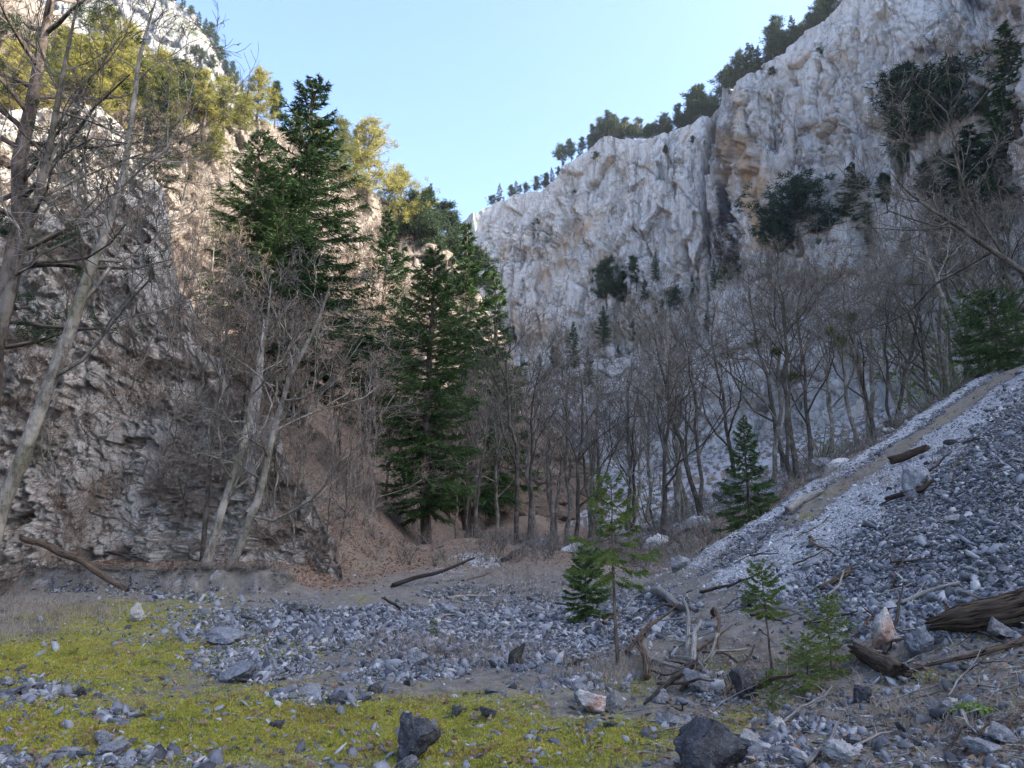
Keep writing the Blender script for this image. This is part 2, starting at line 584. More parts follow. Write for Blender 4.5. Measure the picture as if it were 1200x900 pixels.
# ------------------------------------------------------------------ cliffs: a crest line, a face below it, high ground behind it
def curtain(name, ctrl, zbase, prof, mat, disp, nt_=300, back=((6, 1.5), (25, 8), (70, 12), (110, -60)), stains_and_light=None, litter=None, tpow=1.0, seed=0, crest_n=1.0, bdir=None):
    """ctrl: crest points (u, v, Y, samples to next) or world points ('w', x, y, z, samples)"""
    pts, cnt = [], []
    for c in ctrl:
        if c[0] == 'w':
            pts.append(np.array(c[1:4], float))
            cnt.append(c[4])
        else:
            pts.append(at(c[0], c[1], c[2]))
            cnt.append(c[3])
    pts = np.array(pts)
    s_key = np.concatenate([[0], np.cumsum(cnt[:-1])]).astype(float)
    s = np.arange(int(s_key[-1]) + 1)
    C = np.stack([np.interp(s, s_key, pts[:, i]) for i in range(3)], 1)
    arc = np.concatenate([[0], np.cumsum(np.hypot(*np.diff(C[:, :2], axis=0).T))])
    kern = np.hanning(41)
    kern /= kern.sum()
    sm = np.stack([np.convolve(np.pad(C[:, i], 20, mode='reflect', reflect_type='odd'), kern, 'valid') for i in range(2)], 1)
    T = np.gradient(sm, axis=0)
    T /= np.linalg.norm(T, axis=1, keepdims=True) + 1e-9
    N = np.stack([-T[:, 1], T[:, 0]], 1)
    flip = np.sign(-(N * sm).sum(1))
    flip[flip == 0] = 1
    N *= np.sign(np.median(flip))
    k2 = np.hanning(121)
    k2 /= k2.sum()
    N = np.stack([np.convolve(np.pad(N[:, i], 60, mode='edge'), k2, 'valid') for i in range(2)], 1)
    N /= np.linalg.norm(N, axis=1, keepdims=True) + 1e-9
    zt = C[:, 2] + crest_n * (.0075 * np.hypot(C[:, 0], C[:, 1])) * fbm(arc / 14, 0, seed + .5, 4, seed + 40)
    t = np.linspace(0, 1, nt_) ** tpow
    zb = np.minimum(zbase, zt - 1)
    Z = zb[:, None] + t[None, :] * (zt - zb)[:, None]
    Hh = (zt - zb)[:, None]
    out = prof(t[None, :], Hh, s[:, None] / s[-1])
    X = sm[:, 0:1] + N[:, 0:1] * out
    Y = sm[:, 1:2] + N[:, 1:2] * out
    D = disp(arc[:, None] + 0 * X, Z, X, Y, t[None, :])
    D = D * (1 - .65 * sstep(t, .9, 1.0))[None, :]
    X = X + N[:, 0:1] * D
    Y = Y + N[:, 1:2] * D
    face = np.stack([X, Y, Z], -1)
    rows = [face]
    B = -N if bdir is None else np.tile(np.array(bdir, float), (len(N), 1))
    for (b, up) in back:
        nb = fbm(arc / 11, b, 0, 3, seed + 50)
        rows.append(np.stack([X[:, -1] + B[:, 0] * b, Y[:, -1] + B[:, 1] * b, Z[:, -1] + up + min(up, 2.0) * .6 * nb], -1)[:, None, :])
    G = np.concatenate(rows, 1)
    V = G.reshape(-1, 3)
    nz_, nc = G.shape[0], G.shape[1]
    f = grid_faces(nz_, nc)
    # outward orientation
    a, b, c, d = [V[f[:, i]] for i in range(4)]
    nn = np.cross(b - a, d - a)
    mid = len(f) // 2
    nf = N[np.clip(f[:, 0] // nc, 0, len(N) - 1)]
    if ((nn[:, :2] * nf).sum(1) > 0).mean() < .5:
        f = f[:, ::-1]
    u, v, zc = proj(V)
    attrs = {'dark_stain_shade': np.zeros(len(V)), 'orange_stain_sun': np.zeros(len(V)), 'litter': np.zeros(len(V))}
    if stains_and_light:
        nx = 14 * fbm(V[:, 0] / 9, V[:, 1] / 9, V[:, 2] / 14, 4, seed + 60)
        ny = 10 * fbm(V[:, 0] / 9, V[:, 1] / 9, V[:, 2] / 9, 4, seed + 61)
        for kind in ('dark_stain_shade', 'orange_stain_sun'):
            acc = np.zeros(len(V))
            for q in stains_and_light.get(kind, ()):
                acc = np.maximum(acc, q[5] * seg(u + nx * q[4] / 16, v + ny * q[4] / 16, *q[:5]))
            rag = .8 + 1.0 * fbm(V[:, 0] / 3.2, V[:, 1] / 3.2, V[:, 2] / 16, 4, seed + 62)
            attrs[kind] = np.clip(acc * np.clip(rag, 0, 1.3), 0, 1) * (zc > 1)
    if litter is not None:
        attrs['litter'] = np.clip(litter(V, u, v, np.concatenate([np.tile(t, (nz_, 1)), np.ones((nz_, len(back)))], 1).ravel()), 0, 1)
    me = np_mesh(name, V, f, attrs)
    return link(name, me, mat), G, N


def cliff_disp(k, seed, pillars=1.0):
    def f(arc, Z, X, Y, t):
        w = fbm(X / 26 / k, Y / 26 / k, Z / 34 / k, 3, seed + 9)
        w2 = fbm(X / 6 / k, Y / 6 / k, Z / 8 / k, 3, seed + 8)
        big = fbm(X / 46 / k, Y / 46 / k, Z / 110 / k, 2, seed) * 6.0 + facet(X / 30 / k + .4 * w, Y / 30 / k, Z / 60 / k + .4 * w, seed + 21, 1.1) * 1.3
        pil = (ridged(arc / 19 / k + .5 * w, Z / 140 / k, .3, 4, seed + 1) * 2.4 + ridged(arc / 5.5 / k + .6 * w2, Z / 60 / k, .7, 3, seed + 7) * .85) * pillars
        mk = np.clip(.45 + 1.7 * fbm(X / 26 / k, Y / 26 / k, Z / 30 / k, 3, seed + 12), 0, 1)
        f1, e1 = facet(X / 12 / k + .5 * w, Y / 12 / k, Z / 34 / k + .3 * w, seed + 2, 1.1, True)
        f2, e2 = facet(X / 4.2 / k + .3 * w2, Y / 4.2 / k, Z / 9 / k + .3 * w2, seed + 3, 1.2, True)
        f3, e3 = facet(X / 1.5 / k + .25 * w2, Y / 1.5 / k, Z / 2.4 / k, seed + 5, 1.2, True)
        ck = 1.7 * np.exp(-e1 / .05) + .9 * np.exp(-e2 / .07) * np.clip(.5 + 1.5 * w, 0, 1) + .22 * np.exp(-e3 / .10)
        zz = Z / (13 * k) + 1.1 * w + .25 * arc / (40 * k)
        fr = zz - np.floor(zz)
        led = np.clip(fr / .82, 0, 1) ** 3 * (fr < .82) * 2.6 * np.clip(.35 + 1.6 * fbm(X / 22 / k, Y / 22 / k, Z / 18 / k, 2, seed + 6), 0, 1)
        return k * (big + pil + f1 * 2.0 + f2 * (.22 + .8 * mk) + f3 * (.18 + .34 * mk) + led - ck) - .5 * k
    return f


# --- the great limestone face on the right
def prof_right(t, H, s):
    lower = np.clip((.42 - t) / .42, 0, 1)
    return H * (.13 * (1 - t) + .20 * lower ** 1.15 + .10 * np.exp(-((t - .30) / .07) ** 2) * .6)


ctrlA = [(575, 420, 372, 20), (558, 262, 365, 22), (580, 234, 360, 20), (600, 230, 352, 35), (636, 227, 345, 28), (660, 193, 338, 25), (686, 178, 332, 22), (708, 163, 326, 50), (752, 164, 316, 34),
         (785, 157, 308, 28), (812, 147, 300, 26), (834, 135, 293, 10), (842, 132, 303, 10), (851, 118, 303, 8), (858, 104, 281, 10), (866, 95, 277, 26), (886, 84, 268, 34), (918, 62, 258, 28), (944, 44, 250, 28), (968, 24, 242, 24), (990, 4, 236, 30),
         (1020, -24, 228, 40), (1060, -50, 218, 50), (1110, -75, 206, 50), (1160, -95, 194, 50), (1215, -110, 182, 60),
         ('w', 128, 150, 150, 24), ('w', 128, 110, 138, 24), ('w', 124, 60, 124, 24), ('w', 122, 0, 120, 24), ('w', 120, -62, 114, 2)]  # unseen wall beside the camera, added and sized to shade the valley
ST_R = {'dark_stain_shade': [(848, 160, 850, 305, 15, 1.35), (856, 120, 862, 160, 5, .7), (842, 205, 840, 250, 12, .7), (905, 165, 975, 160, 6, .35), (1060, 62, 1175, 58, 5, .8), (1135, 0, 1190, 20, 10, .75), (935, 185, 940, 200, 4, .9), (1000, 165, 1000, 185, 4, .6),  # dark staining, plus painted shade in the gully, under overhangs, in caves
                       (930, 190, 985, 185, 5, .5), (660, 268, 690, 250, 6, .4), (625, 265, 628, 280, 5, .8), (912, 110, 914, 130, 5, .6), (672, 215, 676, 232, 5, .5), (1015, 205, 1050, 215, 5, .3), (872, 200, 878, 255, 5, .55)],
        'orange_stain_sun': [(868, 175, 884, 235, 17, 1.3), (884, 230, 894, 275, 14, 1.3), (862, 110, 868, 170, 7, .6), (1075, 72, 1080, 95, 12, .8), (1110, 60, 1165, 57, 9, .7), (845, 160, 848, 210, 9, .75), (660, 285, 690, 260, 16, .75),
                         (640, 325, 655, 300, 18, .5), (640, 385, 600, 370, 18, .6), (690, 320, 720, 300, 9, .6), (960, 150, 985, 165, 7, .5), (975, 185, 985, 220, 9, .4), (1085, 200, 1100, 210, 9, .5), (1165, 0, 1185, 40, 9, .6), (690, 400, 760, 370, 12, .3)]}  # ochre staining, plus warm sunlit patches painted on the cliff's left end


def lit_right(V, u, v, t):
    n = fbm(V[:, 0] / 12, V[:, 1] / 12, V[:, 2] / 8, 4, 77)
    a = .75 * blobs(u, v, [(735, 385, 60, 22, 1), (790, 350, 60, 14, .7), (850, 330, 40, 12, .6), (640, 395, 60, 14, .6), (930, 320, 90, 20, .6), (1050, 290, 120, 40, .8), (1150, 330, 120, 80, .9)]) + n * .35
    return a * sstep(v, 265, 330)


right_cliff, RG, RN = curtain('rock_face', ctrlA, -4.0, prof_right, M_CLIFF, cliff_disp(1.0, 100), 420, ((4, .8), (14, 3), (40, 9), (80, 6), (100, -80)), ST_R, lit_right, 1.0, 3)
tag(right_cliff, kind='structure')


# --- the steep wooded slope on the left, farther up the valley
def prof_left(t, H, s):
    lower = np.clip((.5 - t) / .5, 0, 1)
    return H * (.50 * (1 - t) ** 1.25 + .16 * lower ** 1.3)


ctrlL = [('w', -130, 20, 100, 20), ('w', -100, 55, 95, 24), (-60, -70, 78, 60), (0, -20, 84, 90), (90, 40, 92, 90), (180, 88, 100, 80), (250, 118, 108, 60), (300, 138, 115, 60), (352, 160, 122, 50), (400, 196, 130, 50),
         (440, 226, 138, 50), (480, 262, 148, 50), (525, 292, 160, 40), (552, 330, 172, 24), (566, 430, 186, 24), (580, 560, 200, 10)]


def lit_left(V, u, v, t):
    n = fbm(V[:, 0] / 7, V[:, 1] / 7, V[:, 2] / 5, 4, 88)
    return sstep(.62 - t + .35 * n, .05, .3) * .9 + .35 * sstep(n, .1, .5)


left_slope, LG, LN = curtain('hillside', ctrlL, -3.0, prof_left, M_SLOPE, cliff_disp(.55, 200, .7), 260, ((4, 1.5), (20, 9), (60, 16), (100, -60)), None, lit_left, 1.0, 5)
tag(left_slope, kind='structure')


# --- the near rock bluff on the left
def prof_near(t, H, s):
    return .40 * H * (1 - t) ** 1.1 + .06 * H * np.clip((.35 - t) / .35, 0, 1)


ctrlN = [('w', -40, 14, 20, 40), (-260, 90, 23.0, 120), (-90, 118, 24.2, 90), (0, 128, 25.2, 60), (62, 122, 25.8, 50), (112, 120, 26.2, 34), (142, 148, 26.4, 30), (166, 190, 26.4, 26), (188, 222, 26.4, 22), (204, 290, 26.5, 18),
         (210, 342, 26.4, 14), (226, 356, 26.3, 14), (236, 415, 26.2, 16), (252, 420, 26.0, 14), (266, 458, 25.8, 26), (294, 466, 25.3, 14), (310, 512, 25.0, 20), (330, 520, 24.7, 14), (344, 566, 24.5, 18), (362, 578, 24.3, 12), (374, 628, 24.2, 14), (390, 640, 24.1, 12), (402, 700, 24.0, 20), (412, 760, 23.8, 2)]


def near_disp(arc, Z, X, Y, t):
    w = fbm(X / 3, Y / 3, Z / 3, 3, 301)
    w2 = fbm(X / .7, Y / .7, Z / .7, 3, 306)
    big = fbm(X / 4.5, Y / 4.5, Z / 6, 3, 302) * .75
    f1 = facet(X / 2.0 + .5 * w, Y / 2.0, Z / 2.2 + .4 * w, 303, 1.0) * .26
    f2 = facet(X / .72 + .3 * w2, Y / .72, Z / 1.0 + .3 * w2, 304, 1.2) * .17
    f3 = facet(X / .26 + .2 * w2, Y / .26, Z / .33, 307, 1.2) * .10 + facet(X / .12, Y / .12, Z / .14, 309, 1.2) * .04
    zz = Z / 1.9 + .9 * w - arc * .14
    fr = zz - np.floor(zz)
    led = (fr ** 3) * .10 * np.clip(.4 + 1.5 * fbm(X / 2.4, Y / 2.4, Z / 2, 2, 308), 0, 1)
    return big + f1 + f2 + f3 + led - .2


def lit_near(V, u, v, t):
    n = fbm(V[:, 0] / 1.6, V[:, 1] / 1.6, V[:, 2] / 1.2, 4, 99)
    return sstep(n + .5 * blobs(u, v, [(250, 590, 60, 40, 1), (60, 600, 60, 40, .5), (205, 590, 40, 30, 1)]), .3, .6) * .8


near_rock, NG, NN = curtain('rocky_outcrop', ctrlN, -2.5, prof_near, M_NEAR, near_disp, 420, ((.5, .05), (1.2, -.1), (2.5, -.2), (5, 0), (9, -1), (13, -20)), None, lit_near, 1.0, 9, 1.0, (-.62, .78))
tag(near_rock, kind='structure')

# --- the hazy peak far behind the left slope
ctrlP = [(-120, -120, 330, 60), (60, -70, 335, 60), (150, -30, 338, 50), (215, 4, 340, 40), (245, 40, 344, 26), (262, 78, 348, 22), (285, 104, 352, 26), (310, 150, 356, 40), (350, 260, 360, 10)]
peak, PG, PN = curtain('mountain', ctrlP, 0, lambda t, H, s: H * .34 * (1 - t), M_PEAK, cliff_disp(1.2, 400), 220, ((8, 2), (40, 6), (90, -80)), None, None, 1.0, 15)
tag(peak, kind='structure')
# --- a distant snow-grey summit in the notch
ctrlD = [(505, 300, 900, 20), (530, 268, 900, 20), (556, 250, 910, 20), (572, 244, 915, 20), (600, 270, 920, 20), (640, 300, 930, 10)]
dist, DG, DN = curtain('mountain', ctrlD, 0, lambda t, H, s: H * .6 * (1 - t), M_PEAK, cliff_disp(2.5, 500), 60, ((30, -40), (120, -150)), None, None, 1.0, 16)
tag(dist, kind='structure')

# ------------------------------------------------------------------ looking up points on the terrain
def bvh(o):
    me = o.data
    n = len(me.vertices)
    co = np.empty(n * 3, np.float32)
    me.vertices.foreach_get('co', co)
    co = co.reshape(-1, 3)
    polys = np.empty(len(me.loops), np.int32)
    me.loops.foreach_get('vertex_index', polys)
    tot = np.empty(len(me.polygons), np.int32)
    me.polygons.foreach_get('loop_total', tot)
    q = polys[:int((tot == 4).sum()) * 4].reshape(-1, 4)
    return BVHTree.FromPolygons(co.tolist(), q.tolist(), all_triangles=False, epsilon=0)


TREES_ALL = [bvh(o) for o in (ground, right_cliff, left_slope, near_rock, peak)]


def hit(u, v, only=None):
    """the terrain point seen at u, v"""
    d = ray(u, v)
    d = d / np.linalg.norm(d)
    best = None
    for i, b in enumerate(TREES_ALL):
        if only is not None and i not in only:
            continue
        loc, nrm, idx, dist_ = b.ray_cast(Vector(CAM), Vector(d))
        if loc is not None and (best is None or dist_ < best[1]):
            best = (np.array(loc), dist_, np.array(nrm))
    return best


def drop(x, y, z0=400, only=None):
    best = None
    for i, b in enumerate(TREES_ALL):
        if only is not None and i not in only:
            continue
        loc, nrm, idx, dist_ = b.ray_cast(Vector((x, y, z0)), Vector((0, 0, -1)))
        if loc is not None and (best is None or loc[2] > best[2]):
            best = np.array(loc)
    return best
# ------------------------------------------------------------------ plant materials
def bark_mat(name, a, b, moss=0.0):
    m, nt = new_mat(name)
    g = NT(nt)
    o = g.obj()
    n = g.noise(g.scale(o, 1, 1, .3), 11, 6, .72)
    c = g.mix(g.remap(n, .40, .60), a, b)
    c = g.mix(g.remap(g.noise(g.scale(o, 1, 1, 2.5), 7, 4, .7), .56, .64, 0, .7), c, tuple(x * .45 for x in a))
    pt = g.noise(o, 1.4, 3, .6)
    c = g.mix(g.remap(pt, .52, .62, 0, .6), c, tuple(min(1, x * 1.7) for x in b))
    if moss:
        c = g.mix(g.remap(g.noise(o, .8, 4, .6), .5, .62, 0, moss), c, (.07, .075, .02))
    v = g.mix(g.rnd(), (.8, .8, .8), (1.15, 1.12, 1.1))
    c = g.mix(1.0, c, v, 'MULTIPLY')
    g.finish(c, .9, g.bump(n, .02, .8), .15)
    return m


def leaf_mat(name, stops, transl=.25, hue=.25):
    m, nt = new_mat(name)
    g = NT(nt)
    n = g.noise(g.obj(), 1.3, 4, .7)
    f = g.noise(g.obj(), 9, 2, .6)
    k = g.math('ADD', g.math('MULTIPLY', n, .7), g.math('MULTIPLY', f, .45))
    k = g.math('ADD', k, g.math('MULTIPLY', g.math('SUBTRACT', g.rnd(), .5), hue))
    c = g.ramp(k, stops)
    g.finish(c, .65, None, .2, transl)
    return m


M_BARK_GREY = bark_mat('grey_bark', (.105, .094, .078), (.27, .248, .21), .4)
M_BARK_DARK = bark_mat('dark_bark', (.042, .036, .029), (.13, .112, .093), .3)
M_BARK_SPRUCE = bark_mat('spruce_bark', (.05, .038, .03), (.15, .12, .10))
M_TWIG = bark_mat('twig_bark', (.095, .083, .07), (.225, .20, .168))
M_TWIG_WARM = bark_mat('brush_twig', (.16, .118, .092), (.34, .265, .21))
M_DEAD = bark_mat('bleached_wood', (.22, .205, .19), (.48, .45, .42))
M_ROT = bark_mat('rotten_wood', (.045, .028, .018), (.23, .155, .10))
M_SPRUCE = leaf_mat('spruce_needles', [(.3, (.014, .032, .011)), (.5, (.034, .070, .020)), (.65, (.062, .108, .030)), (.85, (.105, .16, .045))], .2)
M_PINE = leaf_mat('pine_needles', [(.3, (.015, .030, .014)), (.5, (.033, .057, .024)), (.7, (.06, .088, .034)), (.9, (.09, .115, .042))], .2)
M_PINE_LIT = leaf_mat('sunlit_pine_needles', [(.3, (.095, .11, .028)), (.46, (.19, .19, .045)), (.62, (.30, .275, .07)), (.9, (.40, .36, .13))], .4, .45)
M_YOUNG = leaf_mat('young_needles', [(.3, (.045, .08, .02)), (.5, (.10, .15, .035)), (.7, (.16, .20, .05)), (.9, (.22, .25, .07))], .3)
M_MISTLE = leaf_mat('mistletoe_leaf', [(.3, (.03, .045, .010)), (.6, (.08, .10, .018)), (.9, (.13, .15, .03))], .2)
M_FERN = leaf_mat('fern_leaf', [(.3, (.07, .14, .015)), (.6, (.15, .26, .03)), (.9, (.23, .34, .05))], .3)


# ------------------------------------------------------------------ conifers
def tri_leaves(base, dirv, length, width, rng):
    """thin pointed triangles from base along dirv"""
    n = len(base)
    d = dirv / (np.linalg.norm(dirv, axis=1, keepdims=True) + 1e-9)
    r = rng.normal(size=(n, 3))
    s = np.cross(d, r)
    s /= np.linalg.norm(s, axis=1, keepdims=True) + 1e-9
    w_ = np.broadcast_to(width, (n,))[:, None] * .5
    l_ = np.broadcast_to(length, (n,))[:, None]
    V = np.stack([base - s * w_, base + s * w_, base + d * l_], 1).reshape(-1, 3)
    return V


def tris_of(V):
    return np.arange(len(V)).reshape(-1, 3)


def spruce_meshes(name, H, Wd, seed, nb=150, sprays=26, per=5, t0=.06, gap=0.0, power=.85, leafw=.05, mat=None, one_side=0.0, leafl=.26, curved=0.0):
    """a spruce H tall, Wd wide: trunk, boughs (wood) and needles"""
    rng = np.random.default_rng(seed)
    tr = Tubes()
    zz = np.linspace(0, 1, 14)
    wob = .006 * H
    tx = np.cumsum(rng.normal(0, wob, 14)) * .5 + curved * H * zz ** 2
    ty = np.cumsum(rng.normal(0, wob, 14)) * .5
    tx -= tx[0]
    ty -= ty[0]
    tp = np.stack([tx, ty, zz * H], 1)
    r0 = .0135 * H
    tr.add(tp, r0 * (1 - zz) ** .85 + .004 * H * .3, 8)
    bo = tr
    base, dirs, ln = [], [], []
    t = t0 + (1 - t0) * np.linspace(0, .985, nb) ** .92
    prof_noise = fbm(t * 6, seed * 1.3, 0, 3, seed)
    for i in range(nb):
        ti = t[i]
        tt = (ti - t0) / (1 - t0)
        L = Wd * .5 * ((1 - tt) ** power) * (.72 + .5 * rng.random()) * (1 + .35 * prof_noise[i])
        L *= min(1, .45 + tt * 4)
        if rng.random() < gap:
            L *= .3
        L = max(L, .03 * Wd)
        a = i * 2.399 + rng.normal(0, .35)
        if one_side:
            L *= 1 + one_side * math.cos(a)
        el0 = -.35 + .95 * tt + rng.normal(0, .12)
        p0 = np.array([np.interp(ti, zz, tx), np.interp(ti, zz, ty), ti * H])
        s = np.linspace(0, 1, 6)
        out = s * L
        zc = L * (el0 * s - .42 * s * (1 - tt) + .34 * s ** 2.5)
        pts = p0 + np.stack([np.cos(a) * out, np.sin(a) * out, zc], 1)
        bo.add(pts, np.linspace(.0035 * H * (.4 + .6 * (1 - tt)), .0008 * H, 6), 3)
        ns = max(4, int(sprays * (L / (Wd * .5)) ** .8 + 3))
        ss = .12 + .88 * rng.random(ns) ** .8
        px = np.stack([np.interp(ss, s, pts[:, k]) for k in range(3)], 1)
        fw = np.array([np.cos(a), np.sin(a), el0 * .4])
        sd_ = np.array([-np.sin(a), np.cos(a), 0])
        sgn = rng.choice([-1, 1], ns)
        sd_len = (.16 + .30 * (1 - ss)) * L * (.5 + rng.random(ns))
        sdir = fw[None] * (.75 + .3 * rng.random((ns, 1))) + sd_[None] * (sgn * (.35 + .6 * rng.random(ns)))[:, None] + np.array([0, 0, -1])[None] * (.12 + .38 * rng.random((ns, 1)) * (1 - .6 * tt))
        sdir /= np.linalg.norm(sdir, axis=1, keepdims=True)
        for q in range(per):
            f = (q + rng.random(ns)) / per
            b = px + sdir * (sd_len * f)[:, None]
            jit = rng.normal(0, .45, (ns, 3))
            base.append(b)
            dirs.append(sdir + jit)
            ln.append(leafl * (.6 + .8 * rng.random(ns)) * (.55 + .45 * (1 - tt)))
    base, dirs, ln = np.concatenate(base), np.concatenate(dirs), np.concatenate(ln)
    V = tri_leaves(base, dirs, ln, leafw * (.7 + .6 * rng.random(len(base))), rng)
    return {'H': H, 'parts': [('trunk', tr.mesh(name + '_trunk'), M_BARK_SPRUCE, []),
                              ('crown', np_mesh(name + '_crown', V, tris_of(V)), mat or M_SPRUCE, [])]}


def pine_meshes(name, H, Wd, seed, nb=34, clumps=9, per=16, t0=.4, mat=None, flat=.5, lean=0.0, leaf=.45, leafw=.07, power=.5):
    """a pine with layered, broken plates of needle tufts"""
    rng = np.random.default_rng(seed)
    tr = Tubes()
    bo = tr
    zz = np.linspace(0, 1, 12)
    tx = lean * H * zz ** 1.6 + np.cumsum(rng.normal(0, .012 * H, 12)) * .6
    ty = np.cumsum(rng.normal(0, .012 * H, 12)) * .6
    tx -= tx[0]
    ty -= ty[0]
    tr.add(np.stack([tx, ty, zz * H], 1), .017 * H * (1 - zz) ** .7 + .002 * H, 7)
    base, dirs, ln = [], [], []
    for i in range(nb):
        tt = (i + rng.random()) / nb
        ti = t0 + (1 - t0) * tt * .98
        L = Wd * .5 * (1 - tt) ** power * (.45 + .75 * rng.random())
        L *= .55 + .45 * min(1, tt * 3 + .2)
        a = i * 2.399 + rng.normal(0, .5)
        p0 = np.array([np.interp(ti, zz, tx), np.interp(ti, zz, ty), ti * H])
        s = np.linspace(0, 1, 5)
        up = rng.normal(.18, .2) + .35 * tt
        pts = p0 + np.stack([np.cos(a) * s * L, np.sin(a) * s * L, L * (up * s + .15 * s ** 2)], 1) + rng.normal(0, .03 * L, (5, 3)) * s[:, None]
        bo.add(pts, np.linspace(.005 * H, .0012 * H, 5), 3)
        nc = max(3, int(clumps * (.4 + L / (Wd * .5))))
        sc_ = .35 + .65 * rng.random(nc)
        cp = np.stack([np.interp(sc_, s, pts[:, k]) for k in range(3)], 1)
        spread = L * .28 * (.3 + sc_)
        cp = cp + rng.normal(0, 1, (nc, 3)) * spread[:, None] * np.array([.8, .8, .30 * (1.2 - flat)])[None]
        for q in range(per):
            b = cp + rng.normal(0, .16 * leaf * 2, (nc, 3))
            d = rng.normal(0, 1, (nc, 3)) * np.array([1, 1, .55]) + np.array([np.cos(a) * .5, np.sin(a) * .5, .45])
            base.append(b)
            dirs.append(d)
            ln.append(leaf * (.6 + .7 * rng.random(nc)))
    base, dirs, ln = np.concatenate(base), np.concatenate(dirs), np.concatenate(ln)
    V = tri_leaves(base, dirs, ln, leafw * (.7 + .6 * rng.random(len(base))), rng)
    return {'H': H, 'parts': [('trunk', tr.mesh(name + '_trunk'), M_BARK_SPRUCE, []),
                              ('crown', np_mesh(name + '_crown', V, tris_of(V)), mat or M_PINE, [])]}


# ------------------------------------------------------------------ bare broadleaf trees
def unit(v):
    return v / (np.linalg.norm(v) + 1e-9)


def grow(rng, p, d, L, r, level, maxl, limb, twigs, kids, up=.12, wig=.22, rmin=.008, clump=None):
    n = 6 if level < 2 else (5 if level == 2 else 3)
    pts = [np.array(p, float)]
    d = unit(np.array(d, float))
    for i in range(n - 1):
        d = unit(d + rng.normal(0, wig, 3) + np.array([0, 0, up]))
        pts.append(pts[-1] + d * L / (n - 1))
    pts = np.array(pts)
    rad = np.linspace(r, max(r * .35, rmin * .6), n)
    (limb if level < 2 else twigs).add(pts, rad, 6 if level == 0 else (5 if level == 1 else 3))
    if level >= maxl:
        return
    k = kids[level]
    for j in range(k):
        t = .25 + .75 * (j + rng.random()) / k
        q = np.array([np.interp(t, np.linspace(0, 1, n), pts[:, c]) for c in range(3)])
        ti = min(n - 2, int(t * (n - 1)))
        ax = unit(pts[ti + 1] - pts[ti])
        side = unit(np.cross(ax, rng.normal(size=3)))
        ang = rng.uniform(.45, 1.0)
        nd = ax * math.cos(ang) + side * math.sin(ang)
        grow(rng, q, nd, L * rng.uniform(.38, .68) * (1.1 - .35 * t), max(np.interp(t, np.linspace(0, 1, n), rad) * .6, rmin), level + 1, maxl, limb, twigs, kids, up, wig, rmin)


def bare_meshes(name, H, seed, spread=.32, nlimb=9, t0=.3, kids=(5, 5, 4), maxl=3, up=.14, trunk=None, r0=None, elev=(35, 65), rmin=.009, bark=None, twig=None, wig=.2, llen=.42, stems=1, lthick=.55):
    rng = np.random.default_rng(seed)
    parts = []
    for st in range(stems):
        tr = Tubes()
        if trunk is None:
            n = 12
            zz = np.linspace(0, 1, n)
            hh = H * (1 if st == 0 else rng.uniform(.75, .98))
            la = rng.uniform(0, 6.28)
            lean = (0.03 if stems == 1 else .10) * hh * rng.uniform(.4, 1.4)
            tp = np.stack([np.cos(la) * lean * zz + np.cumsum(rng.normal(0, .010 * hh, n)), np.sin(la) * lean * zz + np.cumsum(rng.normal(0, .010 * hh, n)), zz * hh], 1)
            tp -= tp[0]
            if st:
                tp += np.array([rng.normal(0, .02 * H), rng.normal(0, .02 * H), 0])
        else:
            tp = np.array(trunk, float)
            n = len(tp)
            zz = np.linspace(0, 1, n)
            hh = np.linalg.norm(tp[-1] - tp[0])
        rr0 = (r0 or .0105 * H) * (1 if st == 0 else .75)
        rad = rr0 * (1 - zz) ** .75 + rmin * 1.2
        rad[0] *= 1.25
        tr.add(tp, rad, 8)
        parts.append(('trunk', tr.mesh(name + '_trunk'), bark or M_BARK_GREY, []))
        for i in range(nlimb):
            t = t0 + (.98 - t0) * (i + rng.random() * .8) / nlimb
            q = np.array([np.interp(t, zz, tp[:, c]) for c in range(3)])
            ti = min(n - 2, int(t * (n - 1)))
            ax = unit(tp[ti + 1] - tp[ti])
            a = i * 2.399 + rng.normal(0, .5) + st * 1.1
            el = R(rng.uniform(*elev))
            hd = np.array([math.cos(a), math.sin(a), 0])
            hd = unit(hd - ax * (hd @ ax))
            nd = hd * math.cos(el) + ax * math.sin(el)
            lb, tw = Tubes(), Tubes()
            Lm = hh * llen * (1.15 - .75 * t) * rng.uniform(.7, 1.2) * spread / .32
            grow(rng, q, nd, Lm, np.interp(t, zz, rad) * lthick, 0, maxl, lb, tw, kids, up, wig, rmin)
            v1, f1_ = lb.arrays()
            v2, f2_ = tw.arrays()
            me = np_mesh(name + '_limb', np.vstack([v1, v2]), np.vstack([f1_, f2_ + len(v1)]), smooth=True)
            me.materials.append(bark or M_BARK_GREY)
            me.materials.append(twig or M_TWIG)
            me.polygons.foreach_set('material_index', np.concatenate([np.zeros(len(f1_), np.int32), np.ones(len(f2_), np.int32)]))
            parts.append(('limb', me, bark or M_BARK_GREY, []))
    return {'H': H, 'parts': parts}


def place(proto, name, label, cat, group, loc, scale, rotz=0, tilt=(0, 0), wide=1.0):
    """a thing made from a prototype: its own Empty, its own part objects (mesh data shared)"""
    e = empty(name, loc, (tilt[0], tilt[1], rotz), (scale * wide, scale * wide, scale))
    tag(e, label, cat, group)
    for pn, me, mat, subs in proto['parts']:
        o = link(pn, me, mat, e)
        for sn, sme, smat in subs:
            link(sn, sme, smat, o)
    return e


ORD = ['', 'second ', 'third ', 'fourth ', 'fifth ', 'sixth ', 'seventh ', 'eighth ', 'ninth ', 'tenth ', 'eleventh ', 'twelfth ', 'thirteenth ', 'fourteenth ', 'fifteenth ', 'sixteenth ', 'seventeenth ',
       'eighteenth ', 'nineteenth ', 'twentieth ']


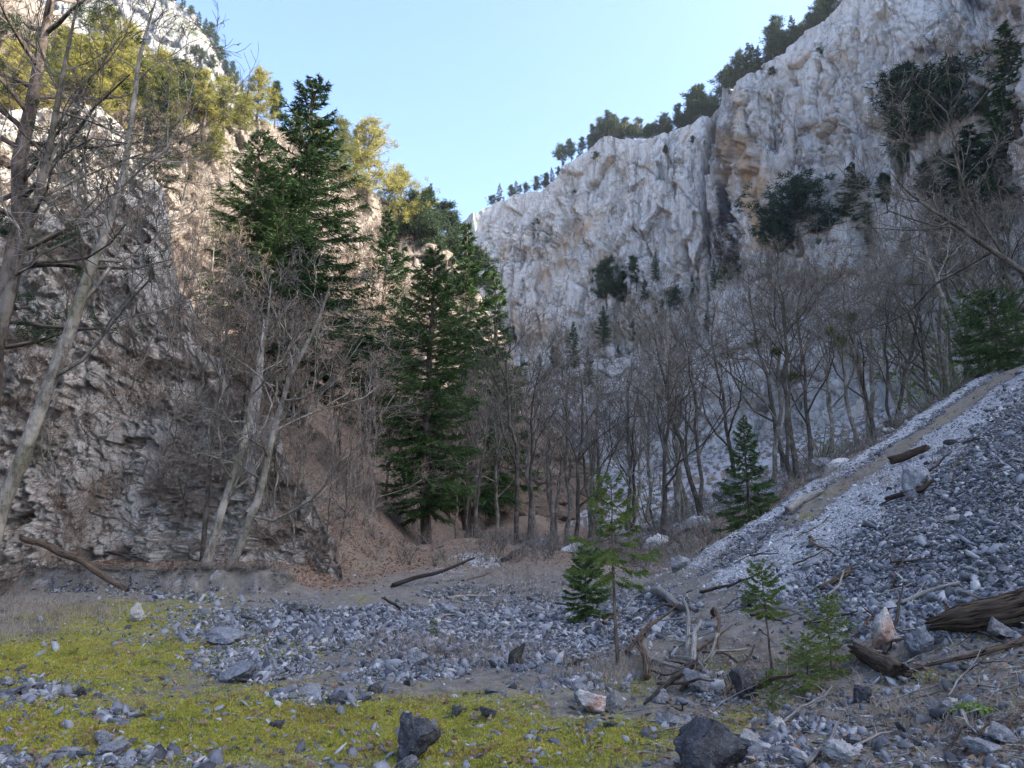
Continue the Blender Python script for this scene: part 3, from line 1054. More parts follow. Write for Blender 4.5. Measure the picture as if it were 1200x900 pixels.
def nth(i):
    """first, second ... by counting"""
    if i < 20:
        return 'first ' if i == 0 else ORD[i]
    k = i + 1
    tens = {2: 'twent', 3: 'thirt', 4: 'fort', 5: 'fift', 6: 'sixt', 7: 'sevent', 8: 'eight', 9: 'ninet'}[k // 10]
    return tens + 'ieth ' if k % 10 == 0 else tens + 'y-' + nth(k % 10 - 1)


def stand(u, vb, vt, only=None, maxd=None):
    """foot of a tree seen at u, vb on the terrain, and its height when its top is seen at vt"""
    h = hit(u, vb, only)
    if h is None:
        return None
    p = h[0]
    d = ray(u, vt)
    Yp = p[1]
    top = CAM + d * (Yp / d[1])
    return p, top[2] - p[2]
# ------------------------------------------------------------------ prototypes
rngT = random.Random(41)
SPR = [spruce_meshes('spruce_a', 16, 5.2, 11, nb=230, sprays=44, per=9, t0=.11, gap=.12, power=.6, leafw=.042, leafl=.27),
       spruce_meshes('spruce_b', 16, 5.6, 12, nb=210, sprays=44, per=9, t0=.10, gap=.14, power=.6, leafw=.042, leafl=.27),
       spruce_meshes('spruce_c', 12, 4.2, 13, nb=120, sprays=26, per=7, t0=.10, gap=.15, power=.75, leafw=.07, leafl=.34),
       spruce_meshes('spruce_d', 12, 3.4, 14, nb=110, sprays=26, per=7, t0=.06, gap=.22, power=.75, leafw=.07, leafl=.34)]
PIN = [pine_meshes('pine_a', 10, 7.0, 21, nb=38, clumps=12, per=24, t0=.34, leaf=.5, leafw=.09, power=.45),
       pine_meshes('pine_b', 10, 5.0, 22, nb=38, clumps=11, per=24, t0=.25, leaf=.5, leafw=.09, power=.6),
       pine_meshes('pine_c', 10, 4.4, 23, nb=34, clumps=10, per=22, t0=.3, leaf=.5, leafw=.09, lean=.1, power=.5),
       pine_meshes('pine_d', 8, 9.0, 24, nb=38, clumps=14, per=24, t0=.22, leaf=.45, leafw=.08, power=.35, lean=-.08)]
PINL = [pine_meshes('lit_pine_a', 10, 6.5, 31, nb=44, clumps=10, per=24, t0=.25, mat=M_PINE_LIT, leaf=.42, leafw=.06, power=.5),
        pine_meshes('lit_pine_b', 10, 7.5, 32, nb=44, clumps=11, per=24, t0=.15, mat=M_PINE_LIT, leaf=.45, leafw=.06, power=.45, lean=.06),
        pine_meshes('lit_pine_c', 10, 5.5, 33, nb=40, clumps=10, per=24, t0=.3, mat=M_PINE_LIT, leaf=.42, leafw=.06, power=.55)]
# small pines and spruces on the far crest: coarser needles, the same build
FAR = [pine_meshes('crest_pine_a', 10, 6.0, 51, nb=30, clumps=8, per=14, t0=.3, leaf=.75, leafw=.15, power=.5),
       pine_meshes('crest_pine_b', 10, 5.0, 52, nb=30, clumps=7, per=14, t0=.25, leaf=.75, leafw=.15, power=.6, lean=.07),
       pine_meshes('crest_pine_c', 10, 7.0, 53, nb=30, clumps=8, per=14, t0=.45, leaf=.75, leafw=.15, power=.4),
       spruce_meshes('crest_spruce', 10, 4.2, 54, nb=70, sprays=14, per=5, t0=.08, power=.8, leafw=.15, leafl=.5, mat=M_PINE)]
BARE = [bare_meshes('bare_a', 14, 61, spread=.30, nlimb=10, t0=.28, kids=(5, 4, 4), elev=(45, 70), rmin=.012),
        bare_meshes('bare_b', 14, 62, spread=.32, nlimb=6, t0=.22, kids=(5, 4, 4), elev=(50, 72), stems=2, rmin=.012, bark=M_BARK_DARK),
        bare_meshes('bare_c', 14, 63, spread=.40, nlimb=9, t0=.22, kids=(5, 4, 4), elev=(30, 60), rmin=.013, wig=.28, bark=M_BARK_DARK),
        bare_meshes('bare_d', 14, 64, spread=.26, nlimb=5, t0=.25, kids=(5, 4, 4), elev=(55, 75), stems=3, rmin=.012),
        bare_meshes('bare_e', 14, 65, spread=.38, nlimb=9, t0=.18, kids=(5, 5, 4), elev=(25, 60), rmin=.012, wig=.30)]
THIN = [bare_meshes('thin_a', 10, 71, spread=.24, nlimb=8, t0=.2, kids=(5, 5, 3), elev=(35, 70), rmin=.010, r0=.07, bark=M_BARK_DARK, twig=M_TWIG_WARM),
        bare_meshes('thin_b', 10, 72, spread=.3, nlimb=4, t0=.15, kids=(6, 5, 3), elev=(45, 75), rmin=.010, r0=.055, stems=3, twig=M_TWIG_WARM),
        bare_meshes('thin_c', 10, 73, spread=.34, nlimb=7, t0=.1, kids=(6, 5, 3), elev=(25, 65), rmin=.010, r0=.06, twig=M_TWIG_WARM, wig=.28)]


def tree(proto, u, vb, vt, name, label, cat, group=None, only=None, wide=1.0, sink=.15, rot=None, tilt=(0, 0), Y=None):
    if Y is not None:
        p = at(u, vb, Y)
        g_ = drop(p[0], p[1])
        p = np.array([p[0], p[1], g_[2]])
        d = ray(u, vt)
        H = (CAM + d * (p[1] / d[1]))[2] - p[2]
    else:
        r_ = stand(u, vb, vt, only)
        if r_ is None:
            return None
        p, H = r_
    s = H / proto['H']
    return place(proto, name, label, cat, group, p - np.array([0, 0, sink * s]), s, rngT.uniform(0, 6.28) if rot is None else rot, tilt, wide)


# ------------------------------------------------------------------ the tall spruces in the middle of the picture
tree(SPR[0], 500, 640, 283, 'spruce_tree', 'tall dark green spruce with drooping boughs standing at the foot of the litter bank', 'spruce', 'big spruces', Y=42, wide=1.2)
tree(SPR[1], 350, 470, 88, 'spruce_tree', 'tallest spruce of the pair above the rock outcrop, its ragged top against the sky', 'spruce', 'big spruces', Y=46, wide=1.3)
tree(SPR[1], 288, 460, 150, 'spruce_tree', 'broad dark spruce beside and left of the tallest spruce', 'spruce', 'big spruces', Y=44, wide=1.25, rot=2.1)
tree(SPR[0], 322, 470, 190, 'spruce_tree', 'shorter spruce squeezed between the two spruces above the rock outcrop', 'spruce', 'big spruces', Y=43, wide=1.2, rot=4.0)
tree(SPR[2], 548, 590, 255, 'spruce_tree', 'slender spruce just behind the tall spruce of the litter bank, on its right', 'spruce', 'spruces behind', Y=78, wide=1.0)
tree(SPR[2], 440, 560, 240, 'spruce_tree', 'thin spruce on the brown slope between the spruce pair and the tall middle spruce', 'spruce', 'spruces behind', Y=72, wide=1.0)
tree(SPR[3], 578, 600, 315, 'spruce_tree', 'narrow spruce with sparse boughs in front of the pale cliff foot', 'spruce', 'spruces behind', Y=95, wide=1.2)
#tree(SPR[2], 520, 600, 262, 'spruce_tree', 'dark spruce showing over the shoulder of the tall middle spruce', 'spruce', 'spruces behind', Y=85, wide=1.0)
young = spruce_meshes('young_spruce', 3.6, 1.9, 81, nb=120, sprays=28, per=8, t0=.03, power=.8, leafw=.022, leafl=.12, mat=M_SPRUCE)
tree(young, 877, 594, 482, 'spruce_tree', 'young cone-shaped spruce standing alone at the edge of the gravel fan', 'spruce', None, Y=27.5, wide=1.0)
EVB = spruce_meshes('evergreen_bush', 4.2, 4.6, 82, nb=150, sprays=34, per=9, t0=.02, power=.45, leafw=.03, leafl=.17, mat=M_SPRUCE, gap=.15)
tree(EVB, 1172, 442, 340, 'evergreen_bush', 'dense dark evergreen bush at the top of the gravel strip', 'bush', None, Y=36)

# ------------------------------------------------------------------ pines along the crest of the great cliff
crest = [(u_, v_) for (u_, v_, *_r) in ctrlA if u_ != 'w']
cu = np.array([c[0] for c in crest])
cv = np.array([c[1] for c in crest])
cy = np.array([c[2] for c in ctrlA if c[0] != 'w'])
rc = random.Random(5)
us = []
u_ = 578.0
while u_ < 1000:
    us.append(u_)
    u_ += rc.choice([3, 4, 5, 8]) if u_ < 640 else (rc.uniform(4, 9) if u_ < 700 else rc.choice([3, 4, 5, 7, 9]))
recs = []
for u_ in us:
    v_ = np.interp(u_, cu[1:], cv[1:])
    Y_ = np.interp(u_, cu[1:], cy[1:])
    for row in range(2 if u_ > 690 else 1):
        base = at(u_ + rc.uniform(-3, 3), v_, Y_ + rc.uniform(1.5, 5) + row * rc.uniform(6, 14))
        g_ = drop(base[0], base[1], 400, (1,))
        if g_ is None:
            continue
        hp = (rc.uniform(14, 30) if u_ < 660 else rc.uniform(22, 46)) * (1.25 if u_ > 800 else 1) * (1.15 if u_ > 900 else 1)
        if row == 0 and rc.random() < .3:
            hp *= .6
        recs.append((u_, g_, hp / F_PX * Y_ * .95, rc.choice([0, 0, 1, 1, 2, 3]), rc.uniform(0, 6.28)))
recs.sort(key=lambda r_: r_[0])
SECT = [(0, 642, 'on the low crest by the notch'), (642, 705, 'on the crest step'), (705, 850, 'on the crest left of the gully'), (850, 925, 'on the crest right of the gully'), (925, 2000, 'on the steepest part of the crest')]
scount = {}
for i, (u_, g_, H, k, rz) in enumerate(recs):
    kind = 'spruce' if k == 3 else 'pine'
    size = 'small ' if H < 7 else ('tall ' if H > 11 else '')
    ww = [w3 for (a3, b3, w3) in SECT if a3 <= u_ < b3][0]
    j = scount.get(ww, 0)
    scount[ww] = j + 1
    place(FAR[k], kind + '_tree', f'{size}dark {kind} {ww}, {nth(j)}from the left', kind, 'pines along the crest of the great cliff', g_ - np.array([0, 0, .4]), H / 10, rz, (rc.uniform(-.08, .08), rc.uniform(-.08, .08)), rc.uniform(.8, 1.2))
for i, u_ in enumerate((700, 737, 746, 768)):
    v_, Y_ = np.interp(u_, cu[1:], cv[1:]), np.interp(u_, cu[1:], cy[1:])
    b_ = at(u_, v_, Y_ + 3)
    g_ = drop(b_[0], b_[1], 400, (1,))
    place(THIN[i % 3], 'bare_tree', f'leafless pinkish tree among the crest pines, {nth(i)}up from the notch', 'tree', 'leafless trees on the cliff crest', g_, 27 / F_PX * Y_ / 10, i * 1.3)

# ------------------------------------------------------------------ trees growing on the cliff and its ledges
ON = [(712, 372, 306, 'p', 1.0, 'layered pine on a ledge half way up the pale cliff'), (732, 366, 318, 'p', 1.1, 'dark pine leaning beside the layered ledge pine'), (746, 345, 300, 'p', .9, 'rounded pine above the ledge pines'),
      (769, 330, 294, 's', 1.0, 'narrow dark tree clinging to the cliff right of the ledge pines'), (707, 410, 358, 's', 1.2, 'cone-shaped spruce below the ledge pines'), (673, 432, 376, 's', 1.3, 'cone-shaped spruce above the leafless trees at the cliff foot'),
      (650, 432, 394, 's', 1.2, 'small spruce left of the cone-shaped spruce at the cliff foot'), (690, 452, 405, 's', 1.2, 'spruce with a brown-green crown lowest at the cliff foot'), (725, 416, 403, 's', 1.3, 'tiny round spruce on bare white rock'),
      (604, 412, 378, 'p', 1.2, 'flat-topped pine at the foot of the warm pale rock'), (791, 366, 338, 'd', .8, 'spreading low pine on the ledge right of the narrow dark tree'), (838, 340, 304, 's', 1.2, 'dark tree pair member with pointed top below the brown gully'),
      (850, 336, 310, 'd', .9, 'bushy pine beneath the brown gully'), (940, 300, 220, 'd', 1.35, 'wide spreading dark pine in front of the cliff, crown like an umbrella'), (912, 306, 258, 'd', 1.1, 'low dark pine at the foot of the umbrella pine'),
      (1005, 268, 190, 's', 2.2, 'stout pointed evergreen right of the umbrella pine'), (1072, 174, 78, 'p', 1.9, 'dark layered pine high on the right cliff with open boughs'), (1100, 180, 102, 'p', 1.8, 'smaller dark pine touching the high layered pine'),
      (1130, 200, 90, 'p', 1.9, 'dark pine with a broad crown near the upper right corner'), (1150, 285, 145, 's', 2.4, 'big dusky conifer behind the bare branches on the right'), (1118, 275, 165, 's', 2.2, 'dusky conifer left of the big dusky conifer'),
      (1194, 160, 25, 's', 1.8, 'tall dark conifer cut by the right edge of the view'), (1178, 255, 140, 's', 2.2, 'dark conifer below the tall edge conifer'), (1065, 212, 170, 'd', .8, 'flat dark pine boughs under the high layered pine'),
      (960, 68, 56, 'p', 1.5, 'single round bush-like pine on the bare cliff wall'), (1022, 300, 258, 's', 1.3, 'grey-green conifer among twigs at the cliff foot'), (672, 232, 222, 'p', 1.4, 'small dark pine in a niche under the crest'),
      (700, 190, 178, 'p', 1.6, 'stubby pine on the bald shoulder of the cliff'), (800, 420, 396, 's', 1.2, 'small conifer behind the leafless trees at the cliff foot'), (1180, 330, 280, 's', 1.3, 'dark conifer behind the evergreen bush'),
      (616, 452, 430, 's', 1.3, 'small dusky conifer low on the warm pale cliff foot'), (632, 440, 412, 's', 1.2, 'thin dusky conifer beside the low small one at the cliff foot'), (756, 352, 326, 's', 1.2, 'pointed conifer wedged among the ledge pines'),
      (742, 400, 372, 's', 1.3, 'squat conifer on the white rock under the ledge pines'), (775, 372, 350, 'p', 1.3, 'bushy pine just left of the spreading low pine'), (812, 350, 322, 's', 1.3, 'short conifer left of the brown gully foot'),
      (828, 392, 366, 's', 1.2, 'grey-green conifer under the brown gully'), (865, 328, 300, 'p', 1.1, 'round pine right of the brown gully foot'), 
      (1040, 250, 205, 'p', 1.2, 'scruffy pine left of the dusky conifers'),
      (1085, 235, 180, 's', 1.8, 'dark evergreen under the high layered pines'), (1160, 150, 95, 'p', 1.2, 'dark pine left of the tall edge conifer'), (1100, 300, 250, 's', 1.7, 'dull evergreen at the foot of the dusky conifers'),
      (630, 268, 256, 'p', 1.5, 'speck-like pine on the left cliff wall'), (780, 182, 170, 'p', 1.6, 'dwarf pine just under the crest left of the gully'), (812, 170, 160, 'p', 1.6, 'dwarf pine under the crest nearest the gully'),
      (905, 92, 80, 'p', 1.6, 'dwarf pine on the sloping rim right of the gully'), (1050, 120, 104, 'p', 1.5, 'small pine in a crack left of the high layered pine')]
for i, (u_, vb, vt, k, wd, lab) in enumerate(ON):
    pr = {'p': PIN[i % 3], 'd': PIN[3], 's': SPR[2 + i % 2]}[k]
    tree(pr, u_, vb, vt, {'p': 'pine_tree', 'd': 'pine_tree', 's': 'conifer_tree'}[k], lab, {'p': 'pine', 'd': 'pine', 's': 'conifer'}[k], 'evergreens on the cliff ledges', (1, 0), wd)

# ------------------------------------------------------------------ sunlit pines on the left slope
LS = [(432, 246, 140, 'l', 1.0), (398, 226, 142, 'l', 1.0), (466, 292, 196, 'l', 1.0), (500, 322, 222, 'p', 1.0), (522, 330, 238, 'p', 1.0), (545, 345, 262, 's', 1.1), (485, 310, 230, 'p', .9), (418, 210, 150, 'l', .9),
      (455, 262, 205, 'l', .9), (300, 158, 84, 'l', 1.1), (322, 150, 96, 'p', 1.0), (280, 170, 110, 'l', 1.2), (238, 165, 82, 'l', 1.2), (262, 160, 92, 'l', 1.1), (212, 170, 76, 'p', 1.2), (186, 168, 60, 'l', 1.2), (160, 175, 70, 'l', 1.3),
      (132, 160, 44, 'l', 1.2), (104, 165, 52, 'l', 1.2), (70, 140, 36, 'l', 1.2), (40, 150, 40, 'l', 1.2), (12, 160, 50, 'l', 1.3), (148, 110, 30, 'l', 1.0), (118, 95, 10, 'l', 1.0), (250, 205, 150, 'l', 1.2), (225, 215, 160, 's', 1.1),
      (372, 200, 140, 'l', 1.0), (505, 280, 214, 's', 1.1), (530, 310, 252, 's', 1.2), (412, 330, 262, 's', 1.0), (470, 350, 290, 's', 1.0), (60, 180, 120, 'l', 1.2), (25, 190, 130, 'l', 1.2), (90, 200, 140, 'l', 1.2), (345, 175, 128, 'l', 1.0),
      (555, 365, 290, 'p', 1.1), (560, 330, 262, 'p', .9), (448, 300, 250, 'p', .9)]
WL = {'l': ('pine_tree', 'yellow-green sunlit pine', 'pine'), 'p': ('pine_tree', 'olive pine with shaded side', 'pine'), 's': ('conifer_tree', 'dark pointed conifer', 'conifer')}
byk = {'l': 0, 'p': 0, 's': 0}
for i, (u_, vb, vt, k, wd) in enumerate(sorted(LS)):
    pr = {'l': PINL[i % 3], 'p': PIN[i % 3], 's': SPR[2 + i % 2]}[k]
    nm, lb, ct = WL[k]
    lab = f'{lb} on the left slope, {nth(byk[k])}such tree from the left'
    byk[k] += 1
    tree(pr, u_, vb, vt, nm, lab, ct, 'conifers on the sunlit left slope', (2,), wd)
# leafless trees and tall brush in the sun between them
for i, (u_, vb, vt) in enumerate(sorted([(215, 235, 165), (240, 262, 195), (268, 240, 175), (290, 215, 150), (205, 190, 120), (175, 200, 120), (140, 205, 130), (360, 225, 160), (385, 262, 200), (405, 290, 225), (425, 300, 235), (340, 250, 180), (320, 215, 150), (110, 180, 100), (70, 165, 90), (255, 300, 235), (285, 290, 225), (445, 315, 255), (470, 335, 280), (190, 150, 90)])):
    tree(THIN[i % 3], u_, vb, vt, 'bare_tree', f'tan leafless tree in the sun on the left slope, {nth(i)}from the left', 'tree', 'leafless trees on the sunlit left slope', (2,), 1.6)
# conifers on the far hazy peak
rp = random.Random(9)
k_ = 0
for u_ in [150, 165, 178, 190, 203, 214, 224, 232, 240, 246, 252, 258, 264, 270, 276, 283, 290, 236, 228, 248]:
    cvp = np.interp(u_, [c[0] for c in ctrlP], [c[1] for c in ctrlP])
    vb = cvp + (6 if k_ < 17 else rp.uniform(20, 50))
    h_ = hit(u_, vb, (4,))
    if h_ is None:
        continue
    H = rp.uniform(18, 30) / F_PX * 340
    place(FAR[rp.choice([0, 1, 3])], 'pine_tree', f'blue-grey distant conifer on the hazy peak, {nth(k_)}counted along its ridge', 'conifer', 'conifers on the hazy peak', h_[0] - np.array([0, 0, 1]), H / 10, rp.uniform(0, 6))
    k_ += 1

# ------------------------------------------------------------------ leafless trees at the cliff foot and on the right slope
BT = [(690, 600, 415, 3, 72), (805, 606, 362, 0, 52), (920, 570, 305, 2, 58), (1015, 492, 292, 3, 62), (735, 604, 425, 1, 70), (665, 606, 398, 0, 64), (606, 640, 385, 1, 46), (583, 628, 440, 4, 50), (628, 612, 405, 0, 60), (652, 608, 415, 3, 66), (676, 602, 425, 2, 58), (700, 600, 440, 0, 68), (560, 610, 430, 4, 62), 
      
      (776, 616, 395, 2, 42), (795, 612, 380, 3, 46), (822, 604, 352, 1, 44), (758, 606, 430, 0, 62), (735, 600, 450, 4, 66), (933, 556, 292, 1, 38), (950, 560, 330, 2, 40), (905, 580, 330, 0, 42),
      (862, 590, 360, 2, 58), (975, 540, 330, 4, 44), (1004, 505, 316, 0, 44), (1022, 495, 320, 2, 46), (1045, 480, 305, 1, 48), (1062, 468, 300, 4, 50), (1085, 455, 285, 2, 48), (1110, 440, 262, 3, 52),
      (1135, 425, 240, 2, 46), (1158, 420, 250, 4, 56), (1185, 412, 200, 1, 50), (1200, 430, 215, 2, 44), (1055, 455, 275, 0, 66), (745, 585, 440, 3, 80)]
loc_words = [(0, 640, 'leafless grey tree in the thicket right of the tall middle spruce'), (640, 720, 'leafless grey tree in the thicket behind the thin sapling'), (720, 860, 'leafless tree with mossy limbs left of the young spruce'),
             (860, 990, 'leafless tall tree behind the young spruce'), (990, 1100, 'leafless pale-stemmed tree above the gravel strip'), (1100, 1300, 'leafless crooked tree beside the evergreen bush')]
cnt_ = {}
for i, (u_, vb, vt, k, Y_) in enumerate(sorted(BT)):
    for a_, b_, ww in loc_words:
        if a_ <= u_ < b_:
            j = cnt_.get(ww, 0)
            cnt_[ww] = j + 1
            lab = ww + f', {nth(j)}from the left'
            gp = 'leafless trees under the great cliff'
            tree(BARE[k], u_, vb, vt, 'bare_tree', lab, 'tree', gp, Y=Y_, wide=1.1, tilt=(rngT.uniform(-.06, .06), rngT.uniform(-.08, .05)))

# mistletoe balls hanging in those trees
MB = []
for sd_ in (91, 92):
    rg = np.random.default_rng(sd_)
    n_ = 520
    b_ = np.clip(rg.normal(0, .2, (n_, 3)), -.36, .36) * np.array([1, 1, .8])
    V = tri_leaves(b_, b_ + rg.normal(0, .15, (n_, 3)) + np.array([0, 0, -.04]), .26, .03, rg)
    MB.append(np_mesh('mistletoe', V, tris_of(V)))
for i, (u_, v_, Y_, s_) in enumerate([(985, 400, 43, 1.1), (972, 388, 42, .7), (998, 372, 44, .8), (980, 368, 43.4, .6), (910, 412, 41, .7), (885, 402, 43, .8), (780, 575, 46, .5), (1066, 330, 50, .8), (1108, 300, 49, .9), (930, 440, 38, .6)]):
    o = tag(link('mistletoe', MB[i % 2], M_MISTLE), f'olive green mistletoe clump in the leafless trees, {nth(i)}counted from the thickest cluster', 'mistletoe', 'mistletoe clumps in the leafless trees')
    o.location = at(u_, v_, Y_)
    o.scale = (s_ * Y_ / 44,) * 3

# thin warm-twigged trees on the lower left slope
TS = [(395, 600, 440, 0, 36), (415, 590, 420, 1, 40), (435, 596, 450, 2, 38), (452, 600, 430, 0, 46), (470, 570, 420, 1, 50), (380, 560, 400, 2, 42), (360, 540, 380, 1, 38), (340, 500, 370, 0, 36), (400, 520, 360, 2, 56), (430, 510, 350, 1, 60), (455, 500, 350, 0, 64),
      (480, 480, 340, 2, 70), (370, 470, 330, 0, 60), (425, 440, 300, 1, 75), (395, 430, 290, 2, 70), (260, 430, 300, 0, 34), (230, 420, 300, 1, 33), (245, 400, 270, 2, 40), (215, 380, 260, 1, 45), (320, 470, 350, 2, 36), (545, 600, 470, 0, 60), (535, 610, 500, 2, 54),
      (225, 330, 245, 0, 60), (262, 320, 230, 2, 66), (420, 360, 270, 0, 80), (445, 390, 300, 2, 78), (475, 420, 330, 1, 82), (300, 410, 320, 1, 40), (410, 625, 520, 2, 30), (430, 630, 540, 1, 32), (398, 640, 500, 0, 28)]
sec = [(0, 280, 'spindly leafless tree rising behind the top of the rock outcrop'), (280, 405, 'spindly brown-twigged tree below the spruce pair'), (405, 500, 'spindly pinkish-brown tree left of the tall middle spruce'), (500, 600, 'spindly leafless tree right behind the tall middle spruce')]
cnt_ = {}
for i, (u_, vb, vt, k, Y_) in enumerate(sorted(TS)):
    for a_, b_, ww in sec:
        if a_ <= u_ < b_:
            j = cnt_.get(ww, 0)
            cnt_[ww] = j + 1
            tree(THIN[k], u_, vb, vt, 'bare_tree', ww + f', {nth(j)}from the left', 'tree', 'spindly trees on the left slope', Y=Y_, wide=1.25, tilt=(rngT.uniform(-.1, .1), rngT.uniform(-.05, .15)))


# ------------------------------------------------------------------ near trees with trunks drawn out one by one
def own_tree(name, label, pts, Y, r0, seed, group=None, **kw):
    tp = np.array([at(u_, v_, Y + (q[2] if len(q) > 2 else 0)) for q in pts for (u_, v_) in [q[:2]]])
    k = np.linspace(0, len(tp) - 1, 16)
    tp = np.stack([np.interp(k, np.arange(len(tp)), tp[:, i]) for i in range(3)], 1)
    base = tp[0].copy()
    g_ = drop(base[0], base[1], 400, (0, 3)) if kw.pop('ground', True) else None
    if g_ is not None:
        tp[0][2] = g_[2] - .2
    org = tp[0].copy()
    pr = bare_meshes(name, 10, seed, trunk=tp - org, r0=r0, **kw)
    e = place(pr, name, label, 'tree', group, org, 1)
    return e


own_tree('bare_tree', 'big leafless tree leaning over the outcrop, pale trunk crossing it to the sky', [(-22, 640), (18, 560), (50, 470), (85, 380), (107, 310), (122, 280), (146, 200), (156, 130), (164, 60), (186, -10)], 15.5, .15, 801, 'near leaning trees',
         nlimb=11, t0=.25, lthick=.36, kids=(5, 5, 3), spread=.28, elev=(15, 55), rmin=.0075, wig=.22, up=.06, llen=.36, twig=M_TWIG)
own_tree('bare_tree', 'leafless tree with forking mossy trunk near the left edge', [(-30, 480), (0, 400), (20, 305), (44, 235), (60, 165), (70, 105), (80, 55), (98, -30)], 14.5, .11, 802, 'near leaning trees',
         nlimb=11, t0=.2, lthick=.36, kids=(5, 5, 3), spread=.30, elev=(15, 55), rmin=.007, wig=.24, up=.05, llen=.4, bark=M_BARK_DARK)
own_tree('bare_tree', 'slim leafless stem between the leaning tree and the left edge', [(-40, 470), (-5, 370), (25, 300), (40, 255), (62, 180), (100, 120)], 16.5, .06, 803, 'near leaning trees', nlimb=8, t0=.3, kids=(5, 4, 3), spread=.3, rmin=.007, llen=.4)
own_tree('bare_tree', 'leafless tree at the bank foot, left stem of the pair under the outcrop', [(238, 672), (250, 630), (264, 585), (286, 520), (300, 440), (312, 390), (318, 330)], 21.6, .13, 804, 'stems under the outcrop', ground=True, nlimb=11, t0=.25, lthick=.38, kids=(5, 5, 3), spread=.34, elev=(10, 55),
         rmin=.009, llen=.42, wig=.26)
own_tree('bare_tree', 'leafless tree at the bank foot, right stem of the pair under the outcrop', [(268, 672), (284, 630), (304, 580), (322, 500), (340, 440), (372, 380), (392, 320)], 22.0, .14, 805, 'stems under the outcrop', ground=True, nlimb=11, t0=.25, lthick=.38, kids=(5, 5, 3), spread=.36, elev=(10, 50),
         rmin=.009, llen=.42, wig=.26)
own_tree('bare_tree', 'thin dark pole-like tree against the outcrop', [(244, 560), (252, 500), (260, 440), (266, 390), (270, 340)], 23.0, .06, 806, None, nlimb=8, t0=.35, kids=(4, 4, 3), spread=.3, rmin=.008, bark=M_BARK_DARK)
own_tree('bare_tree', 'thick crooked leafless tree leaning left over the right slope', [(1215, 330), (1180, 305), (1150, 285), (1118, 262), (1090, 245), (1060, 222), (1042, 200)], 34, .14, 807, None, nlimb=9, t0=.12, kids=(5, 4, 4), spread=.42, elev=(20, 60), rmin=.011, wig=.3, up=.10, llen=.6, bark=M_BARK_DARK)
own_tree('bare_tree', 'leafless tree bending left above the evergreen bush', [(1136, 424), (1120, 390), (1105, 350), (1090, 310), (1078, 270), (1060, 240)], 38, .13, 808, None, nlimb=8, t0=.15, kids=(5, 4, 4), spread=.36, rmin=.011, wig=.28, llen=.5)
own_tree('bare_tree', 'dark pole of a leafless tree leaning beside the tall middle spruce', [(556, 612), (562, 560), (570, 510), (577, 470)], 40, .07, 809, None, nlimb=6, t0=.4, kids=(5, 4, 3), spread=.3, rmin=.01, bark=M_BARK_DARK)

# snag: a dead broken trunk, bleached, splintered at the top
sn = Tubes()
tp = np.array([at(u_, v_, 24.0) for u_, v_ in [(292, 600), (296, 540), (300, 480), (304, 430), (308, 395), (310, 374)]])
sn.add(tp, [.17, .15, .14, .12, .07, .01], 7)
e = empty('dead_snag', tp[0])
tag(e, 'pale broken dead trunk with splintered tip standing by the outcrop', 'dead tree')
me = sn.mesh('snag_trunk', smooth=False)
me.transform(Matrix.Translation(-Vector(tp[0])))
link('trunk', me, M_DEAD, e)
s2 = Tubes()
for (u1, v1, u2, v2) in [(300, 440, 286, 425), (304, 420, 318, 408), (298, 500, 318, 490), (296, 520, 280, 505), (304, 450, 322, 452)]:
    s2.add(np.array([at(u1, v1, 24), at((u1 + u2) / 2, (v1 + v2) / 2 - 2, 23.9), at(u2, v2, 23.7)]), [.04, .025, .01], 4)
me = s2.mesh('snag_stubs')
me.transform(Matrix.Translation(-Vector(tp[0])))
link('branch_stubs', me, M_DEAD, e)

# evergreen crown hanging behind the leaning tree and the pine in the top left corner
ivy = spruce_meshes('dark_column', 7, 2.3, 83, nb=80, sprays=18, per=5, t0=.02, power=.35, leafw=.05, leafl=.22, gap=.25, mat=M_PINE)
tree(ivy, 180, 222, 88, 'conifer_tree', 'dark ragged conifer growing behind the top of the big leaning tree', 'conifer', None, Y=27.5)
cpn = pine_meshes('corner_pine', 12, 6.0, 84, nb=30, clumps=12, per=44, t0=.35, leaf=.13, leafw=.013, power=.4)
tree(cpn, -38, 640, -60, 'pine_tree', 'dark pine whose boughs hang into the upper left corner', 'pine', None, Y=18.5)

# the first green leaves of spring on a few shrubs
for i, (u_, vb, vt, Y_, lab) in enumerate([(1092, 446, 400, 40, 'pale fresh-green leafing shrub above the gravel strip'), (1112, 350, 300, 50, 'yellow-green leafing shrub among the crooked trees on the right'), (770, 590, 540, 50, 'faintly greening shrub behind the thin sapling'),
                                           (1140, 330, 270, 60, 'dull green leafing shrub above the evergreen bush'), (960, 520, 470, 42, 'thin leafing shrub between the pale stems left of the gravel strip')]):
    rg = np.random.default_rng(1300 + i)
    tb = Tubes()
    bs = []
    for q in range(14):
        d_ = unit(np.array([rg.normal(0, .5), rg.normal(0, .5), 1]))
        l_ = rg.uniform(.6, 1)
        pts_ = np.array([[0, 0, 0], d_ * l_ * .5, d_ * l_ + rg.normal(0, .08, 3)])
        tb.add(pts_, [.012, .009, .004], 3)
        bs.append(pts_[1] + (pts_[2] - pts_[1]) * rg.random((26, 1)) + rg.normal(0, .09, (26, 3)))
    bs = np.concatenate(bs)
    V_ = tri_leaves(bs, rg.normal(0, 1, bs.shape), .035, .02, rg)
    pr = {'H': 1.0, 'parts': [('stems', tb.mesh('shrub_stems'), M_TWIG, []), ('leaves', np_mesh('shrub_leaves', V_, tris_of(V_)), M_FERN if i < 1 else M_YOUNG, [])]}
    tree(pr, u_, vb, vt, 'leafing_shrub', lab, 'shrub', None, Y=Y_, wide=1.2)

